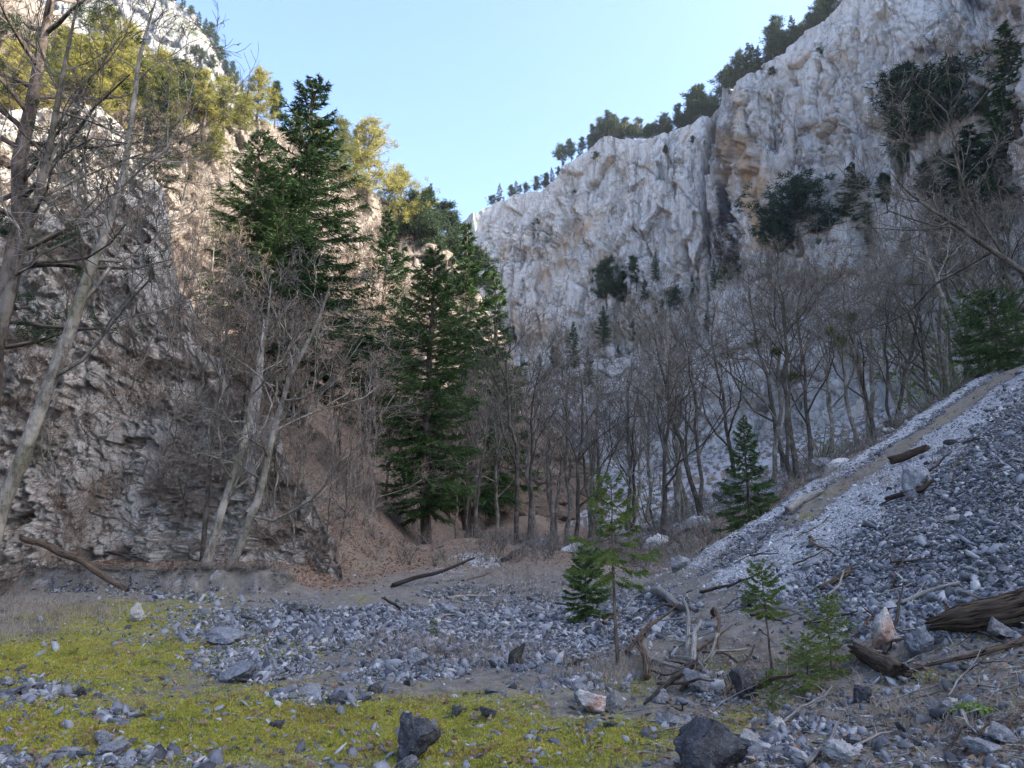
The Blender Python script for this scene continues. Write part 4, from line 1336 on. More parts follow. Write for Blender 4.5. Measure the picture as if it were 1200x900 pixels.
# thin trees and tall shrubs rooted on the outcrop
for i, (u_, vb, vt) in enumerate(sorted([(30, 330, 190), (70, 420, 300), (110, 360, 220), (150, 470, 340), (175, 330, 215), (200, 420, 290), (120, 560, 430), (60, 560, 440), (185, 560, 420), (225, 520, 390), (250, 560, 400), (300, 560, 420), (330, 590, 470), (352, 620, 500), (285, 500, 370), (20, 480, 380), (215, 610, 500), (380, 640, 540), (140, 250, 130), (90, 250, 150), (345, 640, 540), (318, 610, 480)])):
    tree(THIN[(i * 2) % 3], u_, vb, vt, 'bare_tree', f'thin leafless sapling rooted on the face of the outcrop, {nth(i)}from the left', 'tree', 'thin leafless trees on the outcrop', (3, 0), 1.5, tilt=(rngT.uniform(-.1, .2), rngT.uniform(-.1, .2)))
# ------------------------------------------------------------------ picking places on the ground by how much of the view they fill
FC = GP2[gf].mean(1)
_u, _v, _zc = proj(GP2)
_pu, _pv = _u[gf], _v[gf]
_e1u, _e1v, _e2u, _e2v = _pu[:, 2] - _pu[:, 0], _pv[:, 2] - _pv[:, 0], _pu[:, 3] - _pu[:, 1], _pv[:, 3] - _pv[:, 1]
PXA = .5 * np.abs(_e1u * _e2v - _e1v * _e2u)
_cu, _cv, _cz = proj(FC)
VIS = (_cz > 1.5) & (_cu > -160) & (_cu < 1420) & (_cv > 380) & (_cv < 1080) & (FC[:, 1] < 70)
PXA = np.where(VIS, np.minimum(PXA, 400), 0)
ZF = zones(FC)


def pick(weight, n, rng):
    p = weight * PXA
    i = rng.choice(len(p), n, p=p / p.sum())
    q = GP2[gf[i]]
    a, b = rng.random((n, 1)), rng.random((n, 1))
    return (q[:, 0] * (1 - a) + q[:, 1] * a) * (1 - b) + (q[:, 3] * (1 - a) + q[:, 2] * a) * b


# ------------------------------------------------------------------ stones
def stone_mat(name, a, b, c, sc=1.0, tint=None):
    m, nt = new_mat(name)
    g = NT(nt)
    o = g.obj()
    n = g.noise(o, 2.2, 5, .65)
    f = g.noise(o, 9, 4, .7)
    col = g.mix(g.remap(n, .35, .65), a, b)
    col = g.mix(g.remap(f, .55, .72, 0, .8), col, c)
    ve = g.noise(g.scale(o, 1, 1, 3.5), 1.6, 3, .5, dist=1.2)
    col = g.mix(g.remap(g.math('ABSOLUTE', g.math('SUBTRACT', ve, .5)), 0, .02, .6, 0), col, c)
    if tint:
        col = g.mix(g.remap(g.noise(o, 1.1, 3, .5), .5, .6), col, tint)
    col = g.mix(1.0, col, g.mix(g.rnd(), (.72, .74, .78), (1.2, 1.17, 1.12)), 'MULTIPLY')
    g.finish(col, .85, g.bump(g.math('ADD', n, g.math('MULTIPLY', f, .4)), .06, .8), .25)
    return m


M_ST_BLUE = stone_mat('blue_grey_limestone', (.13, .136, .152), (.22, .228, .25), (.34, .34, .35))
M_ST_DARK = stone_mat('dark_limestone', (.04, .04, .043), (.085, .086, .093), (.17, .17, .18))
M_ST_PALE = stone_mat('pale_limestone', (.42, .40, .375), (.55, .53, .505), (.28, .265, .25))
M_ST_GREY = stone_mat('grey_limestone', (.17, .168, .166), (.27, .265, .26), (.40, .39, .38))
M_ST_PINK = stone_mat('pinkish_limestone', (.46, .42, .39), (.58, .53, .49), (.30, .27, .25), 1.0, (.42, .26, .21))


def ico(sub):
    me = bpy.data.meshes.new('t')
    import bmesh
    bm = bmesh.new()
    bmesh.ops.create_icosphere(bm, subdivisions=sub, radius=1)
    v = np.array([q.co[:] for q in bm.verts])
    f = np.array([[q.index for q in p.verts] for p in bm.faces])
    bm.free()
    return v, f


def rock_verts(v, seed, cuts=11, flat=(1, .8, .6), rough=.10):
    rg = np.random.default_rng(seed)
    p = v.copy()
    for k in range(cuts):
        n = rg.normal(size=3)
        n /= np.linalg.norm(n)
        d = rg.uniform(.34, .74)
        h = p @ n - d
        p = p - np.maximum(h, 0)[:, None] * n[None]
    p = p + rough * fbm(p[:, 0] * 2.2 + seed, p[:, 1] * 2.2, p[:, 2] * 2.2, 5, seed, .6)[:, None] * v
    if len(v) > 500:
        p = p + .045 * facet(p[:, 0] * 5, p[:, 1] * 5, p[:, 2] * 6, seed, 1.3)[:, None] * v
    p = p * np.array(flat)
    return p / np.abs(p).max()


V3, F3 = ico(4)
V2, F2 = ico(2)
V1, F1 = ico(1)
STONES = [np_mesh('stone', rock_verts(V3, 900 + i, 12, [(1, .8, .6), (1, .7, .42), (1, .85, .8), (1, .6, .5), (1, .9, .35), (1, .75, .65)][i % 6], .07), F3) for i in range(12)]
SHAPE_W = ['angular', 'flat', 'blocky', 'long', 'slab-like', 'chunky']
for me in STONES:
    me.materials.append(M_ST_BLUE)


def set_mat(o, m):
    o.material_slots[0].link = 'OBJECT'
    o.material_slots[0].material = m


LAND = [('the upright white rock', 155, 722), ('the black wedge rock', 485, 872), ('the big dark boulder', 835, 872), ('the thin sapling', 722, 770), ('the bushy little spruce', 687, 712), ('the rotten log', 1145, 722),
        ('the sawn log stub', 1033, 780), ('the pink-white rock', 697, 832), ('the dark stump', 605, 772), ('the pinkish rock by the debris', 1040, 745), ('the tufted sapling', 900, 745), ('the green fern', 1135, 828),
        ('the leaning pole', 510, 672), ('the driftwood trunk', 95, 662), ('the young spruce', 877, 585), ('the boulder on the fan', 1080, 562), ('the black stone on gravel', 346, 714), ('the bleached forked branch', 808, 740),
        ('the flat stone in the moss', 272, 795), ('the lilac-grey stone', 490, 775)]
seen = {}


def where(u, v):
    best = min(LAND, key=lambda l: math.hypot(l[1] - u, 1.6 * (l[2] - v)))
    du, dv = u - best[1], 1.6 * (v - best[2])
    if abs(du) > 1.2 * abs(dv):
        w_ = 'left of ' if du < 0 else 'right of '
    else:
        w_ = 'in front of ' if dv > 0 else 'behind '
    return w_ + best[0], math.hypot(du, dv)


pend = []     # small things that take their label from what lies near them


def later(o, look, u, v, cat, group):
    ph, d = where(u, v)
    pend.append((o, look, ph, d, cat, group))


def ground_at(u, v):
    h = hit(u, v, (0,))
    return h[0], h[2]


def rock(u, vb, wpx, hpx, mat, si, label, name='rock', rz=0, deep=.8, sink=.12):
    """one rock: its foot at u, vb, as wide and high as it looks"""
    p, n = ground_at(u, vb)
    px = F_PX / math.hypot(p[0], p[1])
    w_, h_ = wpx / px, hpx / px
    me = STONES[si]
    co = np.empty(len(me.vertices) * 3, np.float32)
    me.vertices.foreach_get('co', co)
    ex = np.ptp(co.reshape(-1, 3), axis=0)
    o = tag(link(name, me), label, 'rock')
    o.scale = (w_ / ex[0], w_ * deep / ex[1], h_ * (1 + sink) / ex[2])
    o.location = Vector(p) + Vector((0, w_ * deep * .35, h_ * (.5 - sink * .5)))
    o.rotation_euler = (0, 0, rz)
    set_mat(o, mat)
    return o


rock(485, 897, 50, 50, M_ST_DARK, 2, 'black wedge-shaped rock standing alone in the front moss', 'boulder', .3)
rock(838, 912, 105, 62, M_ST_DARK, 11, 'big dark grey boulder at the front, cut by the lower edge of the view', 'boulder', .2)
rock(155, 730, 17, 19, M_ST_PALE, 8, 'upright white rock shining on the green moss', 'rock', .5)
rock(346, 721, 22, 15, M_ST_DARK, 0, 'black stone sitting on the blue-grey gravel', 'rock', .4)
rock(697, 838, 36, 26, M_ST_PINK, 6, 'pink and white rock at the edge of the moss', 'rock', .2)
rock(722, 833, 30, 22, M_ST_GREY, 3, 'grey ridged slab touching the pink and white rock', 'rock', .9)
rock(682, 826, 22, 20, M_ST_BLUE, 5, 'grey block tucked behind the pink and white rock', 'rock', 1.4)
rock(255, 758, 42, 17, M_ST_BLUE, 4, 'broad blue-grey slab at the front of the gravel patch', 'rock', .1)
rock(272, 802, 38, 19, M_ST_BLUE, 5, 'flat-topped stone with dark underside in the moss', 'rock', .2)
rock(490, 782, 30, 20, M_ST_BLUE, 0, 'lilac-grey triangular stone among dry twigs', 'rock', .7)
rock(535, 842, 16, 13, M_ST_DARK, 2, 'small dark stone in the moss, left one of a pair', 'rock', .7)
rock(573, 844, 20, 14, M_ST_DARK, 6, 'small dark stone in the moss, right one of a pair', 'rock', 0)
rock(457, 722, 11, 10, M_ST_PALE, 2, 'white stone on the blue-grey gravel in front of the leaning pole', 'rock', 0)
rock(511, 731, 10, 6, M_ST_PALE, 4, 'small flat white stone on gravel right of the white stone', 'rock', 0)
rock(440, 812, 18, 11, M_ST_DARK, 3, 'dark angular stone at the mossy lip between gravel and moss', 'rock', 0)
rock(880, 822, 36, 36, M_ST_DARK, 6, 'dark block of rock behind the big dark boulder', 'boulder', .8)
rock(1081, 578, 36, 30, M_ST_BLUE, 2, 'blue-grey boulder alone on the gravel fan', 'boulder', .4)
rock(1040, 762, 30, 40, M_ST_PINK, 8, 'pinkish white rock leaning among the woody debris', 'rock', .2)
rock(1087, 768, 34, 30, M_ST_BLUE, 0, 'light blue-grey rock left of the rotten log', 'rock', .2)
rock(1180, 752, 34, 20, M_ST_GREY, 4, 'grey slab lying under the rotten log', 'rock', .5)
rock(1016, 826, 24, 18, M_ST_DARK, 2, 'dark cube-like rock in front of the sawn log stub', 'rock', .5)
rock(822, 815, 32, 28, M_ST_BLUE, 6, 'blue-grey rock below the bleached forked branch', 'rock', .1)
rock(1180, 875, 34, 18, M_ST_BLUE, 4, 'pale slab near the lower right corner', 'rock', .3)
rock(915, 858, 22, 15, M_ST_PALE, 3, 'white stone between dark boulder and twigs', 'rock', .3)
rock(990, 895, 40, 22, M_ST_PALE, 1, 'pale pinkish slab at the front right of the big dark boulder', 'rock', .3)
rock(526, 722, 26, 13, M_ST_BLUE, 1, 'dark-edged slab on the gravel under the fallen stick', 'rock', .3)
rock(672, 688, 26, 12, M_ST_GREY, 3, 'grey rock on the brown bank beside the bushy little spruce', 'rock', 0)
rock(880, 712, 20, 14, M_ST_DARK, 2, 'dark stone behind the tufted sapling', 'rock', .3)
rock(800, 668, 26, 20, M_ST_GREY, 0, 'grey jagged rock low on the gravel strip', 'rock', .1)

rs = np.random.default_rng(33)
wg = np.clip(ZF[:, 1] - .75 * ZF[:, 3] + .25 * fbm(FC[:, 0] * 2.5, FC[:, 1] * 2.5, 0, 2, 401), 0, None)
wg = np.where(wg > .42, wg, wg * .16) + .02 * (ZF[:, 0] > .3) + .03 * ZF[:, 2] * .3
# the biggest loose stones: each its own thing
clus = blobs(_cu, _cv, [(50, 812, 55, 14, 1), (370, 815, 60, 14, 1), (150, 886, 90, 12, 1), (15, 890, 50, 14, 1), (560, 800, 160, 20, .35), (700, 830, 120, 30, .3), (1000, 850, 200, 40, .4)])
INF = (_cu > 0) & (_cu < 1200) & (_cv < 900)
pts = np.vstack([pick(wg * INF, 235, rs), pick(clus * INF, 65, rs)])
dist_p = np.hypot(pts[:, 0], pts[:, 1])
COLW = [('blue-grey', M_ST_BLUE), ('grey', M_ST_GREY), ('dark', M_ST_DARK), ('whitish', M_ST_PALE)]
for p, d in zip(pts, dist_p):
    onfan = p[0] > 3.2 and fan_line(p[0], p[1]) < .5
    s_ = float(np.clip(np.exp(rs.normal(math.log(.075 if not onfan else .085), .40)), .04, .22) * (.75 + d / 55))
    si = int(rs.integers(0, 12))
    ci = int(rs.choice(4, p=[.54, .16, .27, .03]))
    o = link('stone', STONES[si])
    o.location = Vector(p) + Vector((0, 0, s_ * .12))
    o.scale = (s_, s_, s_)
    o.rotation_euler = (rs.normal(0, .25), rs.normal(0, .25), rs.uniform(0, 6.28))
    set_mat(o, COLW[ci][1])
    u_, v_, _ = proj(p)
    size = 'small' if s_ < .09 else ('middling' if s_ < .16 else 'large')
    later(o, f'{size} {COLW[ci][0]} {SHAPE_W[si % 6]} stone', float(u_), float(v_), 'stone', 'loose stones on the gravel fan' if onfan else 'loose stones on the valley floor')


def scatter_stones(name, pts, size, vv, ff, nvar, mat, rng, seed, sinkf=.1):
    Vs, Fs, base = [], [], 0
    var = rng.integers(0, nvar, len(pts))
    for k in range(nvar):
        m = var == k
        P_, S_ = pts[m], size[m]
        proto_v = rock_verts(vv, seed + k, 10, [(1, .8, .5), (1, .6, .4), (1, .9, .65), (1, .5, .35)][k % 4], .06)
        n = len(P_)
        a = rng.uniform(0, 6.28, n)
        tx, ty = rng.normal(0, .5, n), rng.normal(0, .5, n)
        ca, sa = np.cos(a), np.sin(a)
        q = proto_v[None] * S_[:, None, None] * (.8 + .4 * rng.random((n, 1, 3)))
        x = q[..., 0] * ca[:, None] - q[..., 1] * sa[:, None]
        y = q[..., 0] * sa[:, None] + q[..., 1] * ca[:, None]
        z = q[..., 2] + x * tx[:, None] + y * ty[:, None]
        V_ = np.stack([x, y, z], -1) + P_[:, None, :] + np.array([0, 0, 1]) * (S_ * sinkf)[:, None, None]
        Vs.append(V_.reshape(-1, 3))
        Fs.append((ff[None] + (base + np.arange(n) * len(vv))[:, None, None]).reshape(-1, 3))
        base += n * len(vv)
    V_ = np.concatenate(Vs)
    rid = np.concatenate([np.repeat(rng.random(int((var == k).sum())), len(vv)) for k in range(nvar)])
    o = link(name, np_mesh(name, V_, np.concatenate(Fs), {'tone': rid}), mat)
    return tag(o, kind='stuff')


def gravel_mat(name, stops):
    m, nt = new_mat(name)
    g = NT(nt)
    p = g.pos()
    n = g.noise(p, 30, 4, .7)
    k = g.math('ADD', g.attr('tone'), g.math('MULTIPLY', g.math('SUBTRACT', n, .5), .5))
    g.finish(g.ramp(k, stops), .88, g.bump(n, .012, .7), .22)
    return m


M_GRAVEL = gravel_mat('blue_grey_gravel', [(0, (.045, .047, .052)), (.3, (.105, .11, .124)), (.6, (.18, .186, .206)), (.85, (.24, .245, .26)), (.98, (.36, .355, .35))])
M_PALEGR = gravel_mat('pale_fine_gravel', [(0, (.18, .184, .194)), (.4, (.30, .303, .315)), (.8, (.42, .423, .43)), (1, (.54, .535, .53))])
pts = pick(wg * (_cv > 690), 21000, rs)
d = np.hypot(pts[:, 0], pts[:, 1])
size = np.exp(rs.normal(math.log(.026), .5, len(pts))) * (.6 + d / 24)
scatter_stones('gravel', pts, np.clip(size, .012, .14), V1, F1, 6, M_GRAVEL, rs, 950)
pts = pick(wg, 44000, rs)
d = np.hypot(pts[:, 0], pts[:, 1])
size = np.exp(rs.normal(math.log(.025), .5, len(pts))) * (.5 + d / 26)
v0, f0 = (lambda: (np.array([[0, -.526, .851], [0, .526, .851], [0, -.526, -.851], [0, .526, -.851], [.851, 0, .526], [.851, 0, -.526], [-.851, 0, .526], [-.851, 0, -.526], [.526, .851, 0], [-.526, .851, 0], [.526, -.851, 0], [-.526, -.851, 0]]), None))()
import bmesh
bm_ = bmesh.new()
for q in v0:
    bm_.verts.new(q)
bmesh.ops.convex_hull(bm_, input=bm_.verts)
bm_.verts.ensure_lookup_table()
v0 = np.array([q.co[:] for q in bm_.verts])
f0 = np.array([[q.index for q in p_.verts] for p_ in bm_.faces])
bm_.free()
scatter_stones('scree_rubble', pts, np.clip(size, .015, .2), v0, f0, 5, M_GRAVEL, rs, 970)
pts = pick(np.clip(ZF[:, 3], 0, 1) ** 1.3 * (FC[:, 0] > -3), 30000, rs)
d = np.hypot(pts[:, 0], pts[:, 1])
scatter_stones('pale_gravel', pts, np.exp(rs.normal(math.log(.022), .45, len(pts))) * (.25 + d / 40), v0, f0, 4, M_PALEGR, rs, 990)

# boulders and blocks below the great cliff, among the trees
rb = random.Random(77)
for i in range(34):
    u_ = rb.uniform(590, 1120)
    Y_ = rb.uniform(34, 75)
    p = at(u_, 500, Y_)
    if fan_line(p[0], p[1]) < 4:
        continue
    g_ = drop(p[0], p[1], 400, (0,))
    s_ = rb.uniform(.35, 1.3)
    o = link('boulder', STONES[rb.randrange(12)])
    o.location = Vector(g_) + Vector((0, 0, s_ * .15))
    o.scale = (s_, s_, s_ * rb.uniform(.8, 1.2))
    o.rotation_euler = (rb.gauss(0, .2), rb.gauss(0, .2), rb.uniform(0, 6))
    set_mat(o, rb.choice([M_ST_GREY, M_ST_BLUE, M_ST_PALE]))
    uu, vv, _ = proj(g_)
    later(o, 'half-hidden boulder among the tree stems,', float(uu), float(vv), 'boulder', 'boulders among the leafless trees')

# ------------------------------------------------------------------ logs, poles and dead branches
def wood_mat(name, stops, crack=.7):
    m, nt = new_mat(name)
    g = NT(nt)
    v = g.attr('grain', 'Vector')
    n = g.noise(v, 9, 5, .7)
    f = g.noise(v, 30, 3, .7)
    k = g.math('ADD', g.math('MULTIPLY', n, .75), g.math('MULTIPLY', f, .3))
    c = g.ramp(k, stops)
    ck = g.remap(g.noise(v, 17, 2, .5), .36, .46, crack, 0)
    c = g.mix(ck, c, tuple(x * .25 for x in stops[0][1]))
    c = g.mix(1.0, c, g.mix(g.rnd(), (.75, .75, .75), (1.2, 1.17, 1.12)), 'MULTIPLY')
    g.finish(c, .9, g.bump(g.math('SUBTRACT', n, g.math('MULTIPLY', ck, .6)), .03, .9), .15)
    return m


M_W_DEAD = wood_mat('bleached_log', [(.35, (.13, .12, .11)), (.5, (.25, .235, .215)), (.65, (.40, .38, .355))], .5)
M_W_ROT = wood_mat('rotten_log', [(.35, (.045, .034, .027)), (.5, (.11, .08, .058)), (.65, (.20, .145, .10)), (.75, (.30, .22, .15))], .9)
M_W_DARK = wood_mat('dark_log', [(.35, (.03, .026, .023)), (.55, (.075, .064, .056)), (.7, (.14, .125, .11))], .8)
WOODS = {}


def wood(pts, rad, mat, name, sides=10, rough=.12, seed=0, stubs=0):
    """a length of dead wood along world points, fluted along its grain, broken at its ends"""
    mat = {'bleached_wood': M_W_DEAD, 'rotten_wood': M_W_ROT, 'dark_bark': M_W_DARK}[mat.name]
    rg = np.random.default_rng(seed)
    pts = np.asarray(pts, float)
    k = np.linspace(0, len(pts) - 1, max(8, 6 * len(pts)))
    P_ = np.stack([np.interp(k, np.arange(len(pts)), pts[:, i]) for i in range(3)], 1)
    L = np.linalg.norm(pts[-1] - pts[0])
    r_ = np.interp(k, np.arange(len(pts)), np.asarray(rad, float) * np.ones(len(pts)))
    kn = np.hanning(9)
    kn /= kn.sum()
    P_ += np.stack([np.convolve(rg.normal(0, .018 * L, len(P_) + 8), kn, 'valid') for _ in range(3)], 1)
    org = P_[0].copy()
    P_ -= org
    tb = Tubes()
    tb.add(P_, r_, sides)
    V_, F_ = tb.arrays()
    ring = V_.reshape(len(P_), sides, 3)
    side_r = rg.normal(0, 1, sides)
    drift = np.cumsum(rg.normal(0, .35, (len(P_), sides)), 0) / math.sqrt(len(P_))
    flute = (1 + rough * (side_r[None] + drift) + .18 * rough * rg.normal(0, 1, (len(P_), sides)))[..., None]
    ring = P_[:, None] + (ring - P_[:, None]) * np.clip(flute, .5, 1.6)
    ax0, ax1 = unit(P_[0] - P_[1]), unit(P_[-1] - P_[-2])
    ring[0] += ax0[None] * (rg.random(sides) * r_[0] * 1.6)[:, None]
    ring[-1] += ax1[None] * (rg.random(sides) * r_[-1] * 1.6)[:, None]
    V_ = ring.reshape(-1, 3)
    a = np.arange(sides)
    s_ax = np.concatenate([[0], np.cumsum(np.linalg.norm(np.diff(P_, axis=0), axis=1))])
    sc_ = max(.25, 1.2 * r_.mean() / .05)
    gr = np.stack([np.cos(a / sides * 6.283)[None] * .35 * sc_ + 0 * s_ax[:, None], np.sin(a / sides * 6.283)[None] * .35 * sc_ + 0 * s_ax[:, None], (s_ax[:, None] * .35 + seed * 3.3) + 0 * a[None], 1 + 0 * s_ax[:, None] + 0 * a[None]], -1).reshape(-1, 4)
    n = len(V_)
    V_ = np.vstack([V_, P_[0], P_[-1]])
    gr = np.vstack([gr, [[0, 0, seed * 3.3, 1], [0, 0, seed * 3.3 + .3, 1]]])
    t1 = np.stack([np.full(sides, n), (a + 1) % sides, a], 1)
    t2 = np.stack([np.full(sides, n + 1), n - sides + a, n - sides + (a + 1) % sides], 1)
    fs = [F_, np.vstack([t1, t2])]
    sb = Tubes()
    for j in range(stubs):
        q = rg.integers(1, len(P_) - 1)
        dr = rg.normal(size=3)
        dr[2] = abs(dr[2]) * .6
        l_ = L * rg.uniform(.08, .2)
        dr = unit(dr + unit(P_[-1] - P_[0]) * .8)
        sb.add(np.array([P_[q], P_[q] + dr * l_ * .5 + rg.normal(0, .05 * l_, 3), P_[q] + dr * l_]), [r_[q] * .5, r_[q] * .35, r_[q] * .12], 4)
    if stubs:
        v2, f2 = sb.arrays()
        fs[0] = np.vstack([fs[0], f2 + len(V_)])
        V_ = np.vstack([V_, v2])
        gr = np.vstack([gr, np.hstack([v2, np.ones((len(v2), 1))])])
    o = link(name, np_mesh(name, V_, fs, {'grain': gr}, smooth=False), mat)
    o.location = Vector(org)
    return o


def on_ground(pl, lift):
    out = []
    for (u_, v_) in pl:
        p, n = ground_at(u_, v_)
        out.append(p + np.array([0, 0, lift]))
    return out


o = wood(on_ground([(1096, 748), (1130, 742), (1170, 736), (1240, 722)], .13), [.05, .115, .13, .15], M_ROT, 'fallen_log', 30, .10, 1, 2)
tag(o, 'thick rotten brown log with split fibres at the right edge', 'log')
o = wood(on_ground([(1006, 772), (1030, 783), (1053, 797)], .07), [.06, .085, .09], M_ROT, 'log_stub', 22, .08, 2)
tag(o, 'short grey log stub with a dark cut end among twigs', 'log')
o = wood([at(30, 630, 20.7), at(62, 642, 20.5), at(100, 662, 20.1), at(148, 690, 19.7)], [.08, .10, .09, .06], M_ROT, 'driftwood_trunk', 10, .12, 3, stubs=3)
tag(o, 'weathered brown trunk sliding down the eroded bank on the left', 'log')
o = wood([ground_at(462, 688)[0] + np.array([0, 0, .05]), at(510, 672, 22.5), at(556, 655, 24.5)], [.07, .055, .03], M_BARK_DARK, 'leaning_pole', 8, .08, 4)
tag(o, 'long thin dark pole lying across the litter bank in the middle', 'dead branch')
o = wood(on_ground([(604, 638), (650, 645), (690, 650), (730, 648)], .15), [.22, .2, .17, .12], M_BARK_DARK, 'fallen_log', 9, .1, 5)
tag(o, 'dark fallen trunk lying across the gap below the leafless thicket', 'log')
o = wood(on_ground([(523, 702), (560, 700), (588, 699)], .04), [.03, .025, .012], M_DEAD, 'dead_branch', 6, .1, 6, stubs=2)
tag(o, 'thin pale stick on the gravel below the brown bank', 'dead branch')
o = wood(on_ground([(755, 697), (775, 703), (800, 716), (822, 728)], .12), [.09, .10, .08, .04], M_DEAD, 'fallen_log', 9, .12, 7)
tag(o, 'grey barkless trunk pointing at the bleached forked branch', 'log')
o = wood([at(803, 702, 10.6), at(805, 730, 10.3), at(806, 755, 10.1), ground_at(806, 772)[0]], [.018, .03, .035, .04], M_DEAD, 'forked_branch', 7, .1, 8, stubs=3)
tag(o, 'bleached forked branch standing upright above the twigs', 'dead branch')
o = wood([at(820, 728, 9.9), at(812, 748, 9.7), ground_at(812, 782)[0]], [.02, .03, .035], M_DEAD, 'dead_branch', 7, .1, 9, stubs=2)
tag(o, 'crooked bleached branch hooked beside the forked one', 'dead branch')
o = wood(on_ground([(745, 742), (780, 728), (806, 716)], .06), [.03, .035, .03], M_DEAD, 'dead_branch', 7, .1, 10, stubs=2)
tag(o, 'long grey branch rising right of the thin sapling', 'dead branch')
o = wood(on_ground([(740, 770), (775, 782), (812, 795)], .05), [.03, .025, .012], M_DEAD, 'dead_branch', 6, .1, 11, stubs=3)
tag(o, 'grey branch lying flat in front of the bleached forked branch', 'dead branch')
o = wood([ground_at(1133, 770)[0], at(1142, 742, 7.6), at(1152, 730, 7.7), at(1174, 718, 7.9)], [.014, .018, .016, .008], M_DEAD, 'dead_branch', 6, .1, 12)
tag(o, 'bent bleached stick propped against the rotten log', 'dead branch')
o = wood(on_ground([(1062, 792), (1110, 782), (1160, 770), (1215, 752)], .05), [.012, .018, .022, .028], M_ROT, 'dead_branch', 7, .1, 13, stubs=1)
tag(o, 'long straight dark stick lying below the rotten log', 'dead branch')
o = wood(on_ground([(1056, 712), (1085, 700), (1122, 690)], .06), [.03, .035, .03], M_DEAD, 'dead_branch', 7, .12, 14)
tag(o, 'split pale pole pointing up at the rotten log from the left', 'dead branch')
o = wood(on_ground([(962, 694), (985, 682), (998, 670)], .06), [.045, .05, .035], M_ROT, 'dead_branch', 7, .12, 15)
tag(o, 'stout brown stick lying on dark scree above the bushy sapling', 'dead branch')
o = wood(on_ground([(1040, 590), (1075, 582), (1096, 570)], .1), [.05, .06, .03], M_ROT, 'dead_branch', 7, .12, 16)
tag(o, 'brown branch on the fan left of the boulder', 'dead branch')
o = wood(on_ground([(925, 602), (940, 590), (962, 580)], .1), [.10, .12, .06], M_DEAD, 'fallen_log', 8, .12, 17)
tag(o, 'grey log lying across the lower gravel strip', 'log')
o = wood(on_ground([(1050, 545), (1085, 533)], .15), [.12, .09], M_ROT, 'fallen_log', 8, .14, 18)
tag(o, 'dark split log on the grassy band between the gravel strips', 'log')
o = wood(on_ground([(590, 660), (607, 648), (616, 642)], .1), [.1, .12, .05], M_BARK_DARK, 'dead_branch', 8, .14, 19)
tag(o, 'dark broken branch on the brown mound in the middle', 'dead branch')
st_ = on_ground([(604, 780)], 0)[0]
o = wood([st_, st_ + np.array([-.02, .02, .10]), st_ + np.array([.05, .02, .18]), st_ + np.array([.10, .02, .23])], [.10, .08, .05, .015], M_BARK_DARK, 'tree_stump', 11, .28, 20, stubs=4)
tag(o, 'black splintered stump standing in dry twigs behind the moss', 'stump')

rw = random.Random(12)
for i in range(150):
    m_ = rw.random()
    if m_ < .62:
        u_, v_ = rw.uniform(745, 1200), rw.uniform(690, 885)
        l_ = rw.uniform(25, 85)
    elif m_ < .85:
        u_ = rw.uniform(880, 1200)
        v_ = rw.uniform(500, 700)
        if v_ < 470 + (1150 - u_) * .65 or v_ < 480:
            continue
        l_ = rw.uniform(18, 55)
    else:
        u_, v_ = rw.uniform(380, 760), rw.uniform(655, 790)
        l_ = rw.uniform(15, 45)
    a_ = rw.gauss(-.35, .55) if rw.random() < .75 else rw.uniform(0, 3.14)
    du, dv = math.cos(a_) * l_ * .5, math.sin(a_) * l_ * .42
    p1, p2 = hit(u_ - du, v_ - dv, (0,)), hit(u_ + du, v_ + dv, (0,))
    if p1 is None or p2 is None or abs(p1[0][1] - p2[0][1]) > 6:
        continue
    p1, p2 = p1[0], p2[0]
    L_ = np.linalg.norm(p1 - p2)
    if L_ > 3.2:
        continue
    r_ = np.clip(L_ * rw.uniform(.008, .022), .005, .034)
    mid = (p1 + p2) / 2 + np.array([rw.gauss(0, .04), rw.gauss(0, .04), rw.gauss(.02, .03)]) * L_
    up = np.array([0, 0, r_ + .01])
    mt, cw = rw.choice([(M_DEAD, 'bleached'), (M_DEAD, 'pale grey'), (M_ROT, 'brown'), (M_BARK_DARK, 'dark'), (M_ROT, 'rotten brown')])
    lift = np.array([0, 0, rw.choice([0, 0, .08, .2]) * L_])
    o = wood([p1 + up, mid + up + lift * .4, p2 + up + lift], [r_, r_ * .8, r_ * .35], mt, 'dead_branch', 6, .14, 200 + i, stubs=rw.choice([0, 0, 1, 2, 3]))
    later(o, f"{'short' if L_ < .6 else 'long'} {cw} {'stick' if r_ < .015 else 'branch'} lying", u_, v_, 'dead branch', 'dead branches among the debris')

# ------------------------------------------------------------------ saplings, ferns
sap = spruce_meshes('sapling', 2.2, 1.15, 301, nb=38, sprays=38, per=14, t0=.46, power=.35, leafw=.0105, leafl=.06, mat=M_YOUNG, gap=.1)
tw = Tubes()
rg_ = np.random.default_rng(5)
for q in range(34):
    a_ = rg_.uniform(0, 6.28)
    z_ = rg_.uniform(.05, 1.1)
    l_ = rg_.uniform(.05, .22)
    tw.add(np.array([[0, 0, z_], [math.cos(a_) * l_ * .5, math.sin(a_) * l_ * .5, z_ + .01], [math.cos(a_) * l_, math.sin(a_) * l_, z_ - .02]]), [.005, .004, .002], 3)
pr = {'H': 2.2, 'parts': sap['parts'] + [('dead_twigs', tw.mesh('sapling_twigs'), M_TWIG, [])]}
pr['parts'][0] = ('trunk', sap['parts'][0][1], M_BARK_SPRUCE, [])
tree(pr, 724, 779, 560, 'sapling', 'thin young fir with bare lower stem and loose green top', 'sapling', None, (0,), .84, 0.02, 1.0)
bush = spruce_meshes('bushy_spruce', 1.3, 1.0, 302, nb=80, sprays=44, per=14, t0=.03, power=.4, leafw=.011, leafl=.06, mat=M_SPRUCE, gap=.12)
tree(bush, 687, 730, 645, 'sapling', 'bushy little dark spruce on the gravel behind the thin sapling', 'sapling', None, (0,), 1.05, .02, .3)
